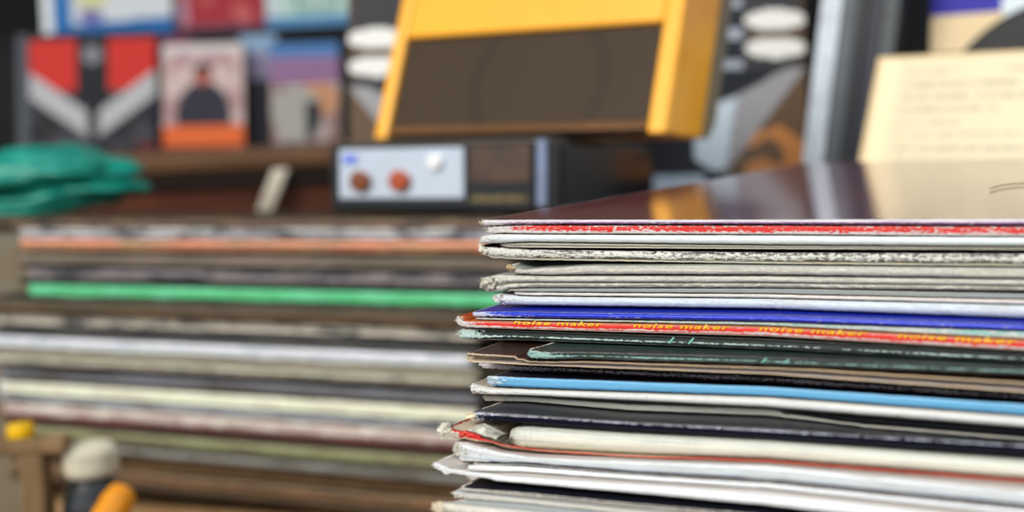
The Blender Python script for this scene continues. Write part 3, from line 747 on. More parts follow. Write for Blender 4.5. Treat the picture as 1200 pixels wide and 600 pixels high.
def crate(name, M, w, d, h, label, cat, mat, slat_n=3, top_solid=True, rail=.022, post=.016):
    r = empty(name, M, label, cat)
    for x_ in (0, w - post):
        for y_ in (0, d - post):
            boxes('post', [(x_, x_ + post, y_, y_ + post, 0, h)], mat, r, .001)
    hs = h / slat_n
    for k in range(slat_n):
        z0 = k * hs + .004; z1 = (k + 1) * hs - (.004 if k < slat_n - 1 else 0)
        boxes('slat', [(0, w, -.006, -.0002, z0, z1)], mat, r, .001); boxes('slat', [(0, w, d + .0002, d + .006, z0, z1)], mat, r, .001)
        boxes('slat', [(-.006, -.0002, 0, d, z0, z1)], mat, r, .001); boxes('slat', [(w + .0002, w + .006, 0, d, z0, z1)], mat, r, .001)
    if top_solid: boxes('lid', [(post, w - post, 0.001, d - .001, h - .008, h), (0, post, post, d - post, h - .008, h), (w - post, w, post, d - post, h - .008, h)], mat, r, .0005)
    boxes('bottom_board', [(post, w - post, post, d - post, .002, .008)], mat, r, .0005)
    return r
hn = (C1.z + near_base) - .0003 - TZ
crate('wooden_crate', near.M @ Matrix.Translation((-.0, -.005, TZ - C1.z)), .315, .31, hn, 'upturned wooden crate carrying the near pile of records', 'crate', m_pine)
# cardboard box below the left pile
m_kraft = plain('kraft_cardboard', (150, 116, 78), .8, .1, 30, c2=(164, 130, 90))
hl = (left.O.z + wbot) - .0008 - (.32 - u_ref) * .0436 - TZ
def carton(name, M, w, d, h, label, mat, tape):
    r = empty(name, M, label, 'box')
    boxes('carton_body', [(0, w, 0, d, 0, h - .0022)], mat, r, .002)
    boxes('flap', [(0.001, w - .001, 0.001, d / 2 - .0006, h - .002, h - .0004)], mat, r, .0004)
    boxes('flap', [(0.001, w - .001, d / 2 + .0006, d - .001, h - .002, h - .0004)], mat, r, .0004)
    boxes('packing_tape', [(0.002, w - .002, d / 2 - .024, d / 2 + .024, h - .00035, h)], tape, r, .0001)
    return r
m_tape = plain('packing_tape', (176, 140, 86), .25, .05)
carton('cardboard_box', left.M @ Matrix.Translation((-.015, .01, TZ - left.O.z)), .32, .29, hl, 'kraft cardboard box under the blurred left pile', m_kraft, m_tape)
hb = (left.O.z + wtop - .010) - TZ
box2 = carton('cardboard_box', left.M @ Matrix.Translation((-.33, .045, TZ - left.O.z)), .302, .17, hb, 'pale tan cardboard box left of the blurred pile under the teal bag',
      plain('pale_cardboard', (128, 112, 88), .8, .2, 20, c2=(112, 106, 92)), m_tape)

# display bench with the discs
BX0, BX1, BY = -1.0, -.10, 1.185
BT = H - .022
b = empty('display_bench', Matrix.Translation((0, BY, TZ)), 'low dark brown wooden display bench behind the left pile', 'bench')
hB = BT - TZ
boxes('top_board', [(BX0, BX1, -.006, .42, hB - .016, hB)], m_lip, b, .003)
boxes('front_panel', [(BX0 + .01, BX1 - .01, .006, .022, .001, hB - .0165)], m_dark, b, .001)
boxes('side_panel', [(BX0 + .01, BX0 + .026, .0225, .4, .001, hB - .0165)], m_dark, b, .001)
boxes('side_panel', [(BX1 - .026, BX1 - .01, .0225, .4, .001, hB - .0165)], m_dark, b, .001)
boxes('moulding', [(BX0 + .005, BX1 - .005, -.001, .0055, hB - .028, hB - .0168)], plain('dark_moulding', (34, 22, 16), .5), b, .001)  # strip in a darker brown than the panel
# riser (second tier)
RY = BY + .43
RT = H + .108
r_ = empty('display_riser', Matrix.Translation((0, RY, TZ)), 'black stepped riser behind the bench carrying the upper row of cases', 'display stand')
m_blk = plain('black_board', (10, 10, 12), .6, .2)
boxes('riser_top', [(-1.05, -.02, 0, .24, RT - TZ - .012, RT - TZ)], m_blk, r_, .002)
boxes('riser_front', [(-1.05, -.02, 0, .012, .001, RT - TZ - .0125)], m_blk, r_, .001)
boxes('riser_side', [(-1.05, -1.038, .0125, .24, .001, RT - TZ - .0125)], m_blk, r_, .001)
boxes('riser_side', [(-.032, -.02, .0125, .24, .001, RT - TZ - .0125)], m_blk, r_, .001)

# counter box behind the near pile
CT = H - .118
crate('wooden_crate', near.M @ Matrix.Translation((-.09, .335, TZ - C1.z)), .56, .46, CT - TZ, 'wide dark wooden crate behind the near pile, standing sleeves on it', 'crate', m_dark)

def struct(name, lst, mat):
    o = boxes(name, lst, mat, None, .001); o['kind'] = 'structure'; return o
struct('floor', [(-3, 3, -1.5, 2.6, -.05, 0)], plain('concrete_floor', (110, 106, 100), .8, .15, 3))
struct('wall_back', [(-3, 3, 2.3, 2.4, 0, 3.0)], plain('black_curtain_wall', (5, 6, 7), .85, .3, 4))

# ================================================================== cassette receiver
m_black = plain('gloss_black_plastic', (12, 13, 16), .22, .2, 40, coat=.4)
m_silver = plain('brushed_silver', (196, 206, 218), .3, .05, 30, metal=.35)
m_shell = plain('brown_grey_shell', (88, 78, 66), .4, .15, 40)
RW, RH, RD = .1392, .0405, .16
pr0 = on_left(0, 0)
loc = Vector((-.1025, .793, H - .0503))
du, dv = (loc - left.O).dot(left.f), (loc - left.O).dot(left.g)
zc = on_left(du, dv).z
Mrec = pose(Vector((loc.x, loc.y, zc + .0012)), 23.3, 4.0, 1.0)
rec = empty('cassette_player', Mrec, 'flat black cassette player with silver control panel under the yellow radio', 'cassette player')
boxes('housing', [(0, RW, .004, RD, .001, RH)], m_shell, rec, .004)
boxes('faceplate', [(.0025, RW - .0135, .0005, .0038, .0025, RH - .002)], m_black, rec, .001)
pan = boxes('control_panel', [(.009, .0855, -.0015, .0003, .0085, .0362)], m_silver, rec, .0012)
for x_, z_, c in ((.0235, .0185, (120, 60, 22)), (.0478, .0185, (170, 72, 34))):
    M_ = Matrix.Translation((x_, -.0016, z_)) @ Matrix.Rotation(PI / 2, 4, 'X')
    k_ = lathe('knob', [(.0058, 0), (.0058, .0035), (.0050, .0045), (.002, .0047)], plain('knob_%d' % c[0], c, .35, .3, 300), rec, M=M_)
    k_['label'] = 'brown knob' if c[0] == 120 else 'orange-brown knob'
boxes('badge', [(.012, .021, -.0022, -.0016, .028, .033)], plain('blue_badge', (110, 130, 220), .3), rec, .0004)
lathe('panel_highlight', [(.0042, 0), (.0042, .0025), (.0036, .0032)], plain('highlight_white', (240, 240, 240), .2, 0), rec, M=Matrix.Translation((.069, -.0016, .0285)) @ Matrix.Rotation(PI / 2, 4, 'X'))  # white raised disc stands in for a highlight on the silver panel
boxes('cassette_window', [(.0880, .1240, -.0008, .0003, .017, .037)], plain('window_reflection_brown', (70, 46, 24), .1, .3, coat=1), rec, .0008)  # brown tint stands in for the radio's orange reflection
# small gold lettering strip (illegible marks)
boxes('gold_marking', [(.0885 + .0030 * k, .0906 + .0030 * k + (.0006 if k % 3 else 0), .00005, .0003, .0070, .0070 + (.0035 if k % 2 else .0026)) for k in range(11)], plain('gold_print', (126, 112, 70), .4), rec, .00005)
boxes('end_trim', [(RW - .0125, RW - .0065, -.001, .0038, .004, RH - .001)], plain('chrome_trim', (150, 162, 190), .2, .05, metal=.6), rec, .001)
boxes('side_plate', [(RW + .0001, RW + .0012, .006, RD - .004, .003, RH - .003)], m_black, rec, .0004)
boxes('rear_cap', [(RW - .006, RW - .0002, -.0006, .0038, .002, RH - .001)], m_black, rec, .001)

# ================================================================== yellow radio
m_yel2 = plain('yellow_plastic', (246, 170, 2), .32, .04, 20, coat=.2)
m_grey = plain('grey_back_plastic', (120, 112, 92), .45)
GW, GH, GD = .1813, .125, .056
ROOT = Vector((-.0731, .8134, 0))
# rests on the player's lid
lid = Mrec @ Vector((.03, .01, RH))
nrm = (Mrec.to_3x3() @ Vector((0, 0, 1)))
RLOC = Vector((-.0763, .8150, 0)); RLOC.z = lid.z - ((RLOC.x - lid.x) * nrm.x + (RLOC.y - lid.y) * nrm.y) / nrm.z + .0009
Mrad = pose(RLOC, 30, 23.4, .9)
rad = empty('portable_radio', Mrad, 'yellow portable radio with dark perforated speaker grille leaning back on the black player', 'radio')
fr = .0085
def prism(name, x0, x1, poly, mat, parent):
    n = len(poly); V = [(x0, y, z) for y, z in poly] + [(x1, y, z) for y, z in poly]
    F = [tuple(range(n)), tuple(range(n, 2 * n))] + [(i, (i + 1) % n, n + (i + 1) % n, n + i) for i in range(n)]
    o = recalc(mesh(name, V, F, mat, parent)); m_ = o.modifiers.new('bevel', 'BEVEL'); m_.width = .0018; m_.segments = 3; m_.limit_method = 'ANGLE'; return o
fR = .0105; CH = math.tan(math.radians(19.4))
V = []; F = []
bez = prism('front_bezel', 0, fr, [(0, .0012), (.020, .020 * CH + .0005), (.020, GH), (0, GH)], m_yel2, rad)
prism('front_bezel', GW - fR, GW, [(0, .0012), (.020, .020 * CH + .0005), (.020, GH), (0, GH)], m_yel2, rad)
prism('front_bezel', fr + .0001, GW - fR - .0001, [(0, .0640), (.020, .0640), (.020, GH), (0, GH)], m_yel2, rad)
prism('bottom_bezel', fr + .0003, GW - fR - .0003, [(.0072, .0072 * CH + .0004), (.0198, .0198 * CH + .0004), (.0198, .0125), (.0072, .0042)], m_black, rad)
prism('body_shell', .002, GW - .0005, [(.0203, .0203 * CH), (.0475, .0475 * CH), (.0475, GH - .001), (.0203, GH - .001)], m_yel2, rad)
prism('back_panel', .004, GW + .0005, [(.0478, .0478 * CH), (GD, GD * CH), (GD + .006, .03), (GD + .006, GH - .012), (GD, GH - .002), (.0478, GH - .002)], m_grey, rad)
# grille: plate with drilled rows, lip at the bottom
def grille():
    t = NT('perforated_brown_grille'); tc = t.node('ShaderNodeTexCoord').outputs['Object']
    sx = t.node('ShaderNodeSeparateXYZ'); t.link(tc, sx.inputs[0])
    k = 2 * PI / .0026
    a = t.math('SINE', t.math('MULTIPLY', sx.outputs[0], k)); b_ = t.math('SINE', t.math('MULTIPLY', sx.outputs[2], k))
    h_ = t.math('MULTIPLY', t.math('SUBTRACT', t.math('ADD', a, b_), .3), 3, True)
    # speaker cone seen through the holes
    dx = t.math('SUBTRACT', sx.outputs[0], .100); dz = t.math('SUBTRACT', sx.outputs[2], .034)
    rr = t.math('SQRT', t.math('ADD', t.math('MULTIPLY', dx, dx), t.math('MULTIPLY', dz, dz)))
    ring = t.math('MULTIPLY', t.math('SUBTRACT', .0045, t.math('ABSOLUTE', t.math('SUBTRACT', rr, .040))), 500, True)
    col = t.mix(h_, rgba((70, 52, 31)), rgba((17, 11, 6)))
    col = t.mix(t.math('MULTIPLY', ring, .28), col, rgba((22, 15, 8)))
    t.link(col, t.b.inputs['Base Color']); t.b.inputs['Roughness'].default_value = .5; t.b.inputs['Specular IOR Level'].default_value = .2
    t.bump(h_, .6, -.0006); return t.m
boxes('speaker_grille', [(fr + .0002, GW - fR - .0002, .003, .006, .0048, .0638)], grille(), rad, .0005)
V = []; F = []
for x_ in (fr + .001, GW - fR - .001):
    V += [(x_, .0029, .0095), (x_, .0006, .0055), (x_, .0006, .0045), (x_, .0029, .0044), (x_, .0029, .0093)]
F = [(0, 1, 6, 5), (1, 2, 7, 6), (2, 3, 8, 7), (3, 4, 9, 8), (4, 0, 5, 9), (4, 3, 2, 1, 0), (5, 6, 7, 8, 9)]
recalc(mesh('grille_lip', V, F, plain('bronze_lip', (120, 82, 48), .25, .1, metal=.3), rad))
boxes('tuning_scale', [(.045, .150, -.0006, -.0001, .094, .112)], plain('dial_brown', (90, 62, 24), .2, coat=.5), rad, .0004)
boxes('handle', [(.01, .018, .02, .035, GH - .0015, GH + .028), (GW - .018, GW - .01, .02, .035, GH - .0015, GH + .028), (.0101, GW - .0101, .0201, .0349, GH + .0281, GH + .036)], m_black, rad, .002)
lathe('tuning_knob', [(.010, 0), (.010, .006), (.009, .007)], m_black, rad, M=Matrix.Translation((.166, -.0002, .104)) @ Matrix.Rotation(PI / 2, 4, 'X'))

# ================================================================== sleeve with white ovals behind the radio
def inside(p, poly):
    x, y = p; r = False
    for (x1, y1), (x2, y2) in zip(poly, poly[1:] + poly[:1]):
        if (y1 > y) != (y2 > y) and x < (x2 - x1) * (y - y1) / (y2 - y1) + x1: r = not r
    return r
def ovals(a, b):
    x = abs(a - .5) * 2 * 275; y = (b - (.015 if a > .5 else -.005)) * 533     # design units: from the centre line, from the foot
    for zc_ in (206, 173):
        if ((x - 240) / 37) ** 2 + ((y - zc_) / 12) ** 2 < 1: return (240, 238, 230)
    if x > 205 and 182 < y < 197: return (92, 74, 58)
    if x > 200 and y > 150: return (74, 62, 52) if x > 268 else (60, 58, 60)
    if 150 < y and x > 150:
        return (166, 172, 184) if (y % 37) < 11 and x > 165 else (30, 32, 40)
    if inside((x, y), [(140, 100), (192, 118), (178, 33), (160, 33), (140, 45)]): return (206, 220, 230)
    if inside((x, y), [(192, 118), (262, 154), (276, 150), (180, 33)]): return (160, 158, 160)
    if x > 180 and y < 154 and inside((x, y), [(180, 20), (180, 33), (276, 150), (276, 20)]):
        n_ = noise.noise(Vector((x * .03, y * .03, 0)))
        return (196, 130, 74) if n_ + (60 - y) / 120 > -.05 and x > 200 else (104, 82, 62)  # orange patches: a warm reflected glow painted into the cover art
    if y < 33: return (190, 206, 222) if 90 < x < 150 and 8 < y < 26 else (40, 44, 60)
    return (26, 28, 36)
Mov = pose(on_left(.135, .13) + Vector((0, 0, .0006)), 4, 7, 0)
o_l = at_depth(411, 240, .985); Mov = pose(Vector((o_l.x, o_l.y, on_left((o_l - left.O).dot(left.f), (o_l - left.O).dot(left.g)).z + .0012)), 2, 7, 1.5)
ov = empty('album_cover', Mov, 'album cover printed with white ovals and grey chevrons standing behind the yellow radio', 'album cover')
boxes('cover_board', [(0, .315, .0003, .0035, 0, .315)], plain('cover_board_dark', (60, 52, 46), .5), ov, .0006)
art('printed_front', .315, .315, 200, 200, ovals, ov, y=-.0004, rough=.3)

# ================================================================== upright sleeves right of it
up = [ # px left at y=195, width px, spine colour, tip colour, label
 (939, 24, (206, 214, 222), None, 'white box-set spine standing upright behind the maroon sleeve', .013),
 (967, 16, (84, 92, 96), None, 'upright slate grey spine beside the white box-set spine', .0085),
 (984, 13, (14, 16, 22), None, 'upright black spine between slate grey and purple-tipped ones', .0068),
 (998, 17, (16, 18, 34), (150, 150, 200), 'upright navy spine with pale purple top beside the black one', .0090),
 (1016, 16, (66, 70, 72), None, 'upright iron grey spine, rightmost of the upright row, before the blue cover', .0095),
]
P0 = Vector((.1855, .900, H - .0426)); Mst = pose(P0, 20, 6.9, 7.5)
sx0 = 0
dn = (P0.z - CT) / (math.cos(math.radians(6.9)) * math.cos(math.radians(7.5)))
for k, (px, w, c, tip, lab, th) in enumerate(up):
    # each one stands on its lower right edge and leans on its neighbour
    lift = th * math.sin(math.radians(7.5))
    M_ = Matrix.Translation((0, 0, 0)) @ Mst @ Matrix.Translation((sx0, .003 * (k % 2), 0))
    q = M_ @ Vector((th, .315, -dn)); ax = (Mst.to_3x3() @ Vector((0, 0, 1)))
    need = (CT + .0008 - q.z) / ax.z
    M_ = M_ @ Matrix.Translation((0, 0, -dn + need)) 
    e = empty('upright_sleeve', M_, lab, 'record sleeve', 'sleeves standing spine-out behind the near pile')
    boxes('jacket', [(0, th, .0006, .315, 0, .315)], plain('jacket_%d' % k, tuple(v * .8 for v in c), .5), e, .001)
    sp_ = boxes('spine', [(0.0003, th - .0003, -.0003, .0005, 0.001, .314)], plain('upright_spine_%d' % k, c, .35, .15, 50, c2=tuple(min(255, v * 1.08) for v in c)), e, .0002)
    if tip: boxes('spine_label', [(.0008, th - .0008, -.0006, -.00035, .168, .200)], plain('purple_label', tip, .4, .2, 90), e, .0001)
    sx0 += th + .0003
x_end = 0

# ================================================================== blue cover, black disc, cream card
pb = at_depth(1090, 60, .925)
ax = Matrix.Rotation(math.radians(-30), 4, 'Z') @ Matrix.Rotation(math.radians(-12), 4, 'X') @ Vector((0, 0, 1))
pb = pb - ax * ((pb.z - CT - .0006) / ax.z)
Mb = pose(pb, 30, 12, 0)
bc = empty('album_cover', Mb, 'dark album cover with blue and cream print at upper right, behind the cream card', 'album cover')
boxes('cover_board', [(0, .315, .0003, .0035, 0, .315)], plain('cover_board_navy', (22, 22, 30), .5), bc, .0006)
def bluefn(a, b):
    X, Z = a * .315, b * .315
    if Z > .170:
        if X < .043 + (Z - .17) * .2: return (46, 44, 156)
        r_ = math.hypot(X - .16, Z - .235)
        if r_ < .05: return (224, 200, 158) if r_ > .02 else (46, 44, 156)
        if X > .285 or Z > .300: return (46, 44, 156)
        return (214, 224, 228)
    if Z > .146 and X < .046: return (224, 200, 158)
    if Z > .146: return (214, 224, 228) if Z > .160 else (224, 200, 158)
    return (24, 26, 34)
art('printed_front', .315, .315, 180, 180, bluefn, bc, y=-.0004, rough=.6)
# vinyl disc leaning in front of the blue cover
m_vinyl = plain('black_vinyl', (10, 10, 12), .45, .1)
def px_of(P):
    d = P - EYE; return 600 + FPX * d.dot(cR) / d.dot(cF)
xc = .05
for _ in range(20): xc += (1257 - px_of(Mb @ Vector((xc, -.006, .0885)))) / 1700
Mv = Mb @ Matrix.Translation((xc, -.0035, .0885))
vd = empty('vinyl_record', Mv, 'black vinyl disc leaning against the blue album cover above the cream card', 'vinyl record')
MX = Matrix.Rotation(PI / 2, 4, 'X')
lathe('disc', [(.019, -.0008), (.085, -.0008), (.0875, -.0002), (.0875, .0004), (.085, .001), (.045, .001), (.0445, .0006), (.0440, .0006), (.0435, .001), (.019, .001)], m_vinyl, vd, 96, MX)
lathe('centre_label', [(.019, .00105), (.0430, .00105), (.0430, .0014), (.019, .0014)], plain('label_cream', (200, 170, 120), .5), vd, 48, MX)

def card(a, b):
    X, Z = a * .184, b * CHT
    base = (226, 212, 176)
    if X < .003 or Z > CHT - .0015: return (226, 198, 150)
    if X < .0145: return (242, 224, 184)
    # faint printed table
    rows = [CHT - .0105 - .0078 * k for k in range(20)]
    for k, z in enumerate(rows):
        if abs(Z - z) < .0012:
            c = int(X / .0016)
            L = .024 + .055 * abs(math.sin(k * 2.3))
            if .020 < X < .020 + L and noise.noise(Vector((X * 900, k * 3.7, 0))) > -.08: return (186, 176, 150)
            if .034 < X < .034 + .8 * L and noise.noise(Vector((X * 700, k * 5.1, 3))) > 0: return (180, 172, 146)
            if k == 0 and .078 < X < .11: return (186, 178, 150)
    return base
CHT = .065 + .0792 / math.cos(math.radians(24))
cb = Vector((.2025, .82, H - .0389))
Mc = pose(cb, 39.6, 24, 1.0) @ Matrix.Translation((0, 0, -(CHT - .065)))
bz = Mc.translation; Mc = Matrix.Translation((0, 0, max(0, CT + .0012 - (Mc @ Vector((0, 0, 0))).z))) @ Mc
cc = empty('printed_card', Mc, 'cream card printed with faint columns of text, leaning behind the maroon sleeve', 'card')
boxes('card_board', [(0, .184, .0003, .0028, 0, CHT)], plain('cream_board', (226, 210, 172), .5), cc, .0005)
art('printed_front', .184, CHT, 184, 160, card, cc, y=-.0004, rough=.45)

# ================================================================== teal bag
def bag():
    V = []; F = []; n, m = 70, 46
    for i in range(n + 1):
        ph = 2 * PI * i / n
        for j in range(m + 1):
            th = PI * j / m
            d = Vector((math.sin(th) * math.cos(ph), math.sin(th) * math.sin(ph), math.cos(th)))
            q = Vector((d.x * 1.3, d.y * 1.6, d.z * 2.2 + .9 * d.x))
            f = abs(noise.noise(q)) * 1.1 + .35 * abs(noise.noise(q * 2.3)) + .10 * noise.noise(q * 5)
            k = .84 + .34 * f
            zz = d.z
            x = d.x * .078 * k; y = d.y * .062 * k; z = .0205 + zz * .022 * k
            z += .009 * math.exp(-((x - .02) / .03) ** 2) * max(0, zz)
            # deep fold across the front
            fold = math.exp(-((z - (.015 + .10 * (x + .03))) / .004) ** 2) * max(0, -d.y)
            y += fold * .022
            V.append((x, y, max(z, .0003 * (1 + d.x))))
    for i in range(n):
        for j in range(m):
            a = i * (m + 1) + j; F.append((a, a + 1, a + m + 2, a + m + 1))
    return V, F
V, F = bag()
t = NT('teal_plastic_film'); tc = t.node('ShaderNodeTexCoord').outputs['Object']
nz = t.noise(tc, 60, 5); t.link(t.mix(nz, rgba((8, 104, 90)), rgba((26, 166, 144))), t.b.inputs['Base Color'])
t.b.inputs['Roughness'].default_value = .28; t.bump(t.noise(tc, 90, 4), .6, .003)
P_ = on_left(-.072, .115); P_.z = max(left.O.z + wtop - .0098, P_.z) + .0005
bg = mesh('plastic_bag', V, F, t.m, smooth=True)
bg.matrix_world = Matrix.Translation(P_) @ Matrix.Rotation(-YL, 4, 'Z')
tag(bg, 'crumpled teal plastic bag lying at the left edge over the blurred pile', 'bag')

# ================================================================== cases on the bench
m_case = plain('clear_case_plastic', (60, 62, 70), .12, .1, coat=.6)
m_tray = plain('black_case_tray', (16, 16, 20), .25, .1, coat=.4)
def case(px, py, Y, w, h, label, fn, name='disc_case', cat='disc case', yaw=0, spine=(40, 42, 50), hinge=True, tilt=8, base=None, roll=-1.0):
    p = at_depth(px, py, Y); z = BT + .0004 if base is None else base + .0004
    M_ = pose(Vector((p.x, Y, z)), yaw, tilt, roll)
    M_ = Matrix.Translation((0, 0, max(0, w * math.sin(math.radians(max(roll, 0)))))) @ M_
    e = empty(name, M_, label, cat)
    boxes('tray', [(0, w, .001, .0095, 0.0, h)], m_tray, e, .0008)
    if hinge: boxes('hinge', [(-.0004, .0115, -.0008, .0008, .0008, h - .0008)], plain('hinge_%d' % spine[0], spine, .15, .1, coat=.5), e, .0004)
    art('cover_print', w - (.013 if hinge else .002), h - .003, 64, 64, (lambda a, b: tuple(v * .86 for v in fn(a, b))), e, x0=.0122 if hinge else .001, z0=.0015, y=0, rough=.2)  # prints darkened in colour, in place of shade from a canopy
    return e
def red_fn(a, b):
    if b > .96: return (30, 28, 32)
    if ((a - .5) / .13) ** 2 + ((b - .80) / .15) ** 2 < 1: return (140, 140, 144) if ((a - .5) / .08) ** 2 + ((b - .82) / .08) ** 2 < 1 else (20, 20, 24)
    for s_ in (-1, 1):
        x = (a - .5) * s_
        if 0.04 < x < .50 and abs(b - (.20 + x * .75)) < .11: return (196, 196, 198)
    if abs(a - .5) < .12 and b > .25: return (20, 20, 24)
    if b > .52: return (222, 44, 30)
    if b < .07 and (a < .22 or a > .85): return (110, 26, 26)
    return (34, 32, 36) if noise.noise(Vector((a * 5, b * 5, 2))) < .2 else (64, 62, 66)
case(22, 184, 1.46, .142, .124, 'disc case with red cover and a dark figure with pale folded arms', red_fn, spine=(56, 58, 64), roll=1.2)
def pink_fn(a, b):
    if b < .20: return (240, 110, 46)
    if b > .9: return (226, 214, 214)
    if ((a - .5) / .12) ** 2 + ((b - .70) / .11) ** 2 < 1: return (186, 100, 84) if b < .72 else (40, 32, 36)
    if ((a - .5) / .34) ** 2 + ((b - .30) / .33) ** 2 < 1: return (46, 42, 54)
    return (220, 194, 188) if noise.noise(Vector((a * 4, b * 4, 7))) > -.2 else (190, 150, 150)
case(191, 183, 1.45, .084, .108, 'portrait case with pale pink cover, orange foot and a dark seated figure', pink_fn, hinge=False, roll=1.5)
def gb_fn(a, b):
    if .45 < b < .68: return (30, 150, 60)
    if .2 < b <= .45: return (60, 140, 200)
    if b >= .68: return (150, 50, 90)
    return (20, 22, 30)
case(174, 184, 1.485, .05, .118, 'narrow case showing green and blue print between red and pink ones', gb_fn, hinge=False, tilt=5, roll=0)
def grey_fn(a, b):
    if b > .86: return (80, 130, 190)
    if .60 < b: return (190, 160, 190) if int(b * 26) % 2 else (120, 60, 120)
    if ((a - .38) / .36) ** 2 + ((b - .28) / .28) ** 2 < 1: return (176, 172, 164) if a < .5 or b > .4 else (40, 40, 46)
    if ((a - .68) / .3) ** 2 + ((b - .44) / .2) ** 2 < 1: return (206, 148, 108)
    return (150, 120, 112) if noise.noise(Vector((a * 5, b * 5, 4))) > 0 else (190, 176, 170)
case(318, 178, 1.45, .072, .104, 'case with grey animal figure and tan patches, rightmost on the bench', grey_fn, hinge=False, roll=1)
def dark_fn(a, b):
    if b > .85: return (150, 180, 210)
    if b > .6: return (170, 160, 190)
    return (26, 22, 34)
case(286, 179, 1.475, .040, .116, 'slim dark case with lilac top beside the grey animal case', dark_fn, hinge=False, tilt=5, roll=0)
# upper tier
UB = RT
def white_fn(a, b):
    if b < .10 + .05 * a: return (30, 110, 180)
    if a < .16: return (50, 120, 190)
    if ((a - .33) / .14) ** 2 + ((b - .36) / .12) ** 2 < 1: return (224, 222, 160)
    if ((a - .32) / .10) ** 2 + ((b - .17) / .08) ** 2 < 1: return (130, 120, 180)
    return (226, 230, 232)
def redpink_fn(a, b):
    if b < .07: return (120, 70, 90)
    if noise.noise(Vector((a * 4, b * 4, 5))) > .15: return (206, 96, 96)
    return (176, 44, 54) if a > .15 else (206, 150, 170)
def mint_fn(a, b):
    if b < .10: return (90, 150, 200)
    if a < .16: return (210, 224, 224)
    if .3 < a < .72 and .12 < b < .4: return (190, 214, 206) if .34 < a < .68 and b > .15 else (110, 160, 150)
    if a > .86: return (226, 170, 140)
    return (196, 226, 212)
case(52, 52, 1.66, .150, .138, 'white and blue case, leftmost of the upper row', white_fn, base=UB, spine=(214, 218, 220), tilt=4, roll=.0)
case(205, 56, 1.67, .110, .138, 'crimson and pink case in the middle of the upper row', redpink_fn, base=UB, tilt=4, hinge=False, roll=0)
case(313, 54, 1.66, .118, .138, 'mint green case at the right of the upper row', mint_fn, base=UB, tilt=4, hinge=False, roll=0)
# paper tag on the bench front
tp_ = at_depth(310, 250, BY - .004)
V = []; F = []
for i in range(7):
    for j in range(11):
        x = -.0065 + .013 * i / 6; z = .036 * j / 10
        V.append((x + z * .45, -.002 - .004 * math.sin(PI * j / 10) * .6, z))
for i in range(6):
    for j in range(10):
        a = i * 11 + j; F.append((a, a + 11, a + 12, a + 1))
pt_ = mesh('paper_tag', V, F, plain('white_tag_paper', (206, 196, 176), .7), smooth=True)
md = pt_.modifiers.new('thickness', 'SOLIDIFY'); md.thickness = .0012
pt_.location = (tp_.x, BY - .0034, tp_.z); tag(pt_, 'small curled white paper tag hanging on the front of the brown bench', 'tag')

# ================================================================== things at the lower left, in front of the pile
cl = at_depth(74, 514, .70)
hc = cl.z - TZ
m_rack = plain('weathered_rack_wood', (112, 88, 60), .7, .25, 8, c2=(134, 108, 76), stretch=(8, 1, 1), bump=.2)
rk = empty('wooden_rack', Matrix.Translation((cl.x - .26, .70, TZ)), 'weathered open wooden rack at the lower left corner of the picture', 'rack')
boxes('top_rail', [(0, .26, 0, .016, hc - .0075, hc)], m_rack, rk, .001)
boxes('lower_rail', [(0, .26, .002, .014, .030, .040)], m_rack, rk, .001)
for x_ in (.236, .120, .004): boxes('post', [(x_ + .0003, x_ + .0125, .0005, .0155, .0002, hc - .0077)], m_rack, rk, .001)
for x_ in (.236, .004): boxes('foot', [(x_ - .002, x_ + .0145, -.030, .0002, .0002, .010), (x_ - .002, x_ + .0145, .0158, .045, .0002, .010)], m_rack, rk, .001)
# yellow tape roll end lying on the crate rail
m_y3 = plain('yellow_clip_plastic', (226, 176, 20), .4)
yp = at_depth(18, 509, .70)
yc = lathe('yellow_cap', [(.0065, 0), (.0070, .001), (.0070, .005), (.0060, .0066), (.003, .0070)], m_y3)
yc.location = (yp.x, .708, TZ + hc + .0004); tag(yc, 'small yellow plastic cap on the top rail of the weathered rack', 'cap')
# bottle with white cap
bp_ = at_depth(103, 540, .71)
bt = empty('bottle', Matrix.Translation((bp_.x, .715, TZ + .0005)), 'squat dark bottle with wide white cap beside the weathered rack', 'bottle')
zb_ = bp_.z - TZ
lathe('bottle_body', [(.015, 0), (.016, .002), (.016, zb_ - .024), (.013, zb_ - .014), (.0095, zb_ - .009)], plain('dark_bottle_glass', (34, 36, 38), .2), bt, 36)
lathe('cap', [(.0125, zb_ - .0085), (.0138, zb_ - .006), (.0138, zb_ + .004), (.011, zb_ + .007), (.006, zb_ + .008)], plain('white_cap_plastic', (206, 198, 176), .45), bt, 36)
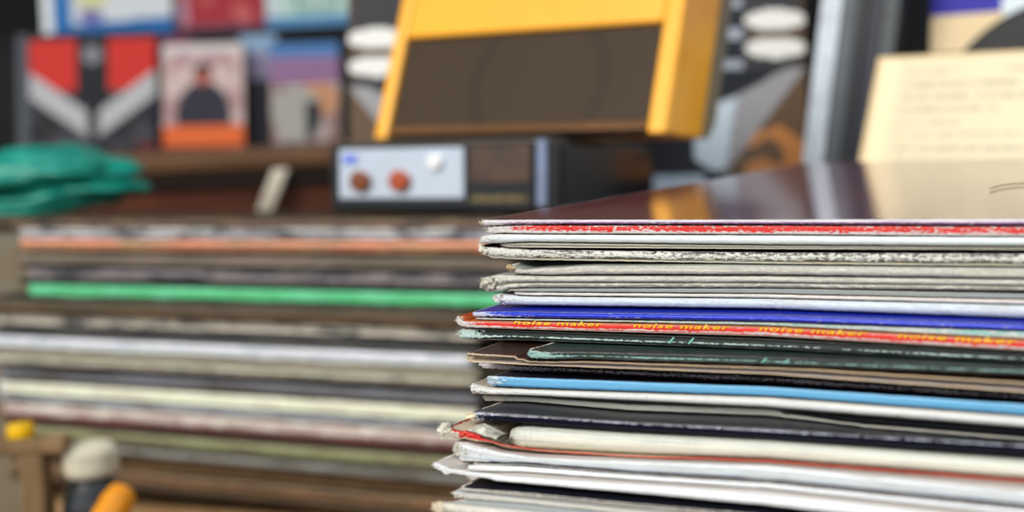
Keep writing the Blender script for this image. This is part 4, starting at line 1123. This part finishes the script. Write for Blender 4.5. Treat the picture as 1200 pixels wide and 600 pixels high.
# marker with orange cap leaning on the bottle
mk0 = at_depth(108, 640, .665); mk1 = at_depth(147, 572, .688)
dirv = (mk1 - mk0); dirv = Vector((dirv.x, dirv.y, dirv.z)).normalized()
kz = (mk1.z - (TZ + .008)) / dirv.z; base_ = mk1 - dirv * kz
mkM = Matrix.Translation(base_) @ dirv.to_track_quat('Z', 'Y').to_matrix().to_4x4()
L = kz
mk = empty('marker_pen', mkM, 'marker pen with rounded orange-yellow cap leaning below the white-capped bottle', 'pen')
lathe('barrel', [(.003, 0), (.0065, .002), (.0070, .004), (.0070, L - .035)], plain('dark_marker', (30, 32, 36), .4), mk)
lathe('cap', [(.0078, L - .0345), (.0082, L - .028), (.0082, L - .008), (.0066, L - .002), (.0035, L)], plain('orange_cap_plastic', (226, 142, 8), .35), mk)

# ================================================================== light
W = bpy.data.worlds.new('world'); bpy.context.scene.world = W; W.use_nodes = True
wn = W.node_tree.nodes; wl = W.node_tree.links
bgn = wn['Background']; tcw = wn.new('ShaderNodeTexCoord'); sep = wn.new('ShaderNodeSeparateXYZ'); rmp = wn.new('ShaderNodeValToRGB')
wl.new(tcw.outputs['Generated'], sep.inputs[0]); mp = wn.new('ShaderNodeMapRange'); mp.inputs[1].default_value = -1; mp.inputs[2].default_value = 1
wl.new(sep.outputs[2], mp.inputs[0]); wl.new(mp.outputs[0], rmp.inputs[0]); wl.new(rmp.outputs[0], bgn.inputs[0])
# the open side of the stall is behind the camera: the sky there is bright, the covered inside ahead is dim
mp2 = wn.new('ShaderNodeMapRange'); mp2.interpolation_type = 'SMOOTHSTEP'; mp2.inputs[1].default_value = -.35; mp2.inputs[2].default_value = .45; mp2.inputs[3].default_value = 1.02; mp2.inputs[4].default_value = .16
wl.new(sep.outputs[1], mp2.inputs[0]); wl.new(mp2.outputs[0], bgn.inputs[1])
rmp.color_ramp.elements[0].position = .45; rmp.color_ramp.elements[0].color = (.16, .14, .12, 1)
rmp.color_ramp.elements[1].position = .62; rmp.color_ramp.elements[1].color = (.86, .93, 1.0, 1)
bgn.inputs[1].default_value = 1.0
sd = bpy.data.lights.new('sun', 'SUN'); sd.energy = 2.25; sd.angle = math.radians(25); sd.color = (1, .96, .9)
so = bpy.data.objects.new('sun', sd); COL.objects.link(so)
so.rotation_euler = Vector((.58, .66, -.60)).to_track_quat('-Z', 'Y').to_euler()
sc = bpy.context.scene
sc.view_settings.view_transform = 'Standard'; sc.view_settings.look = 'None'; sc.view_settings.exposure = .2; sc.view_settings.gamma = 1
sc.view_settings.use_curve_mapping = False
sc.cycles.use_denoising = True
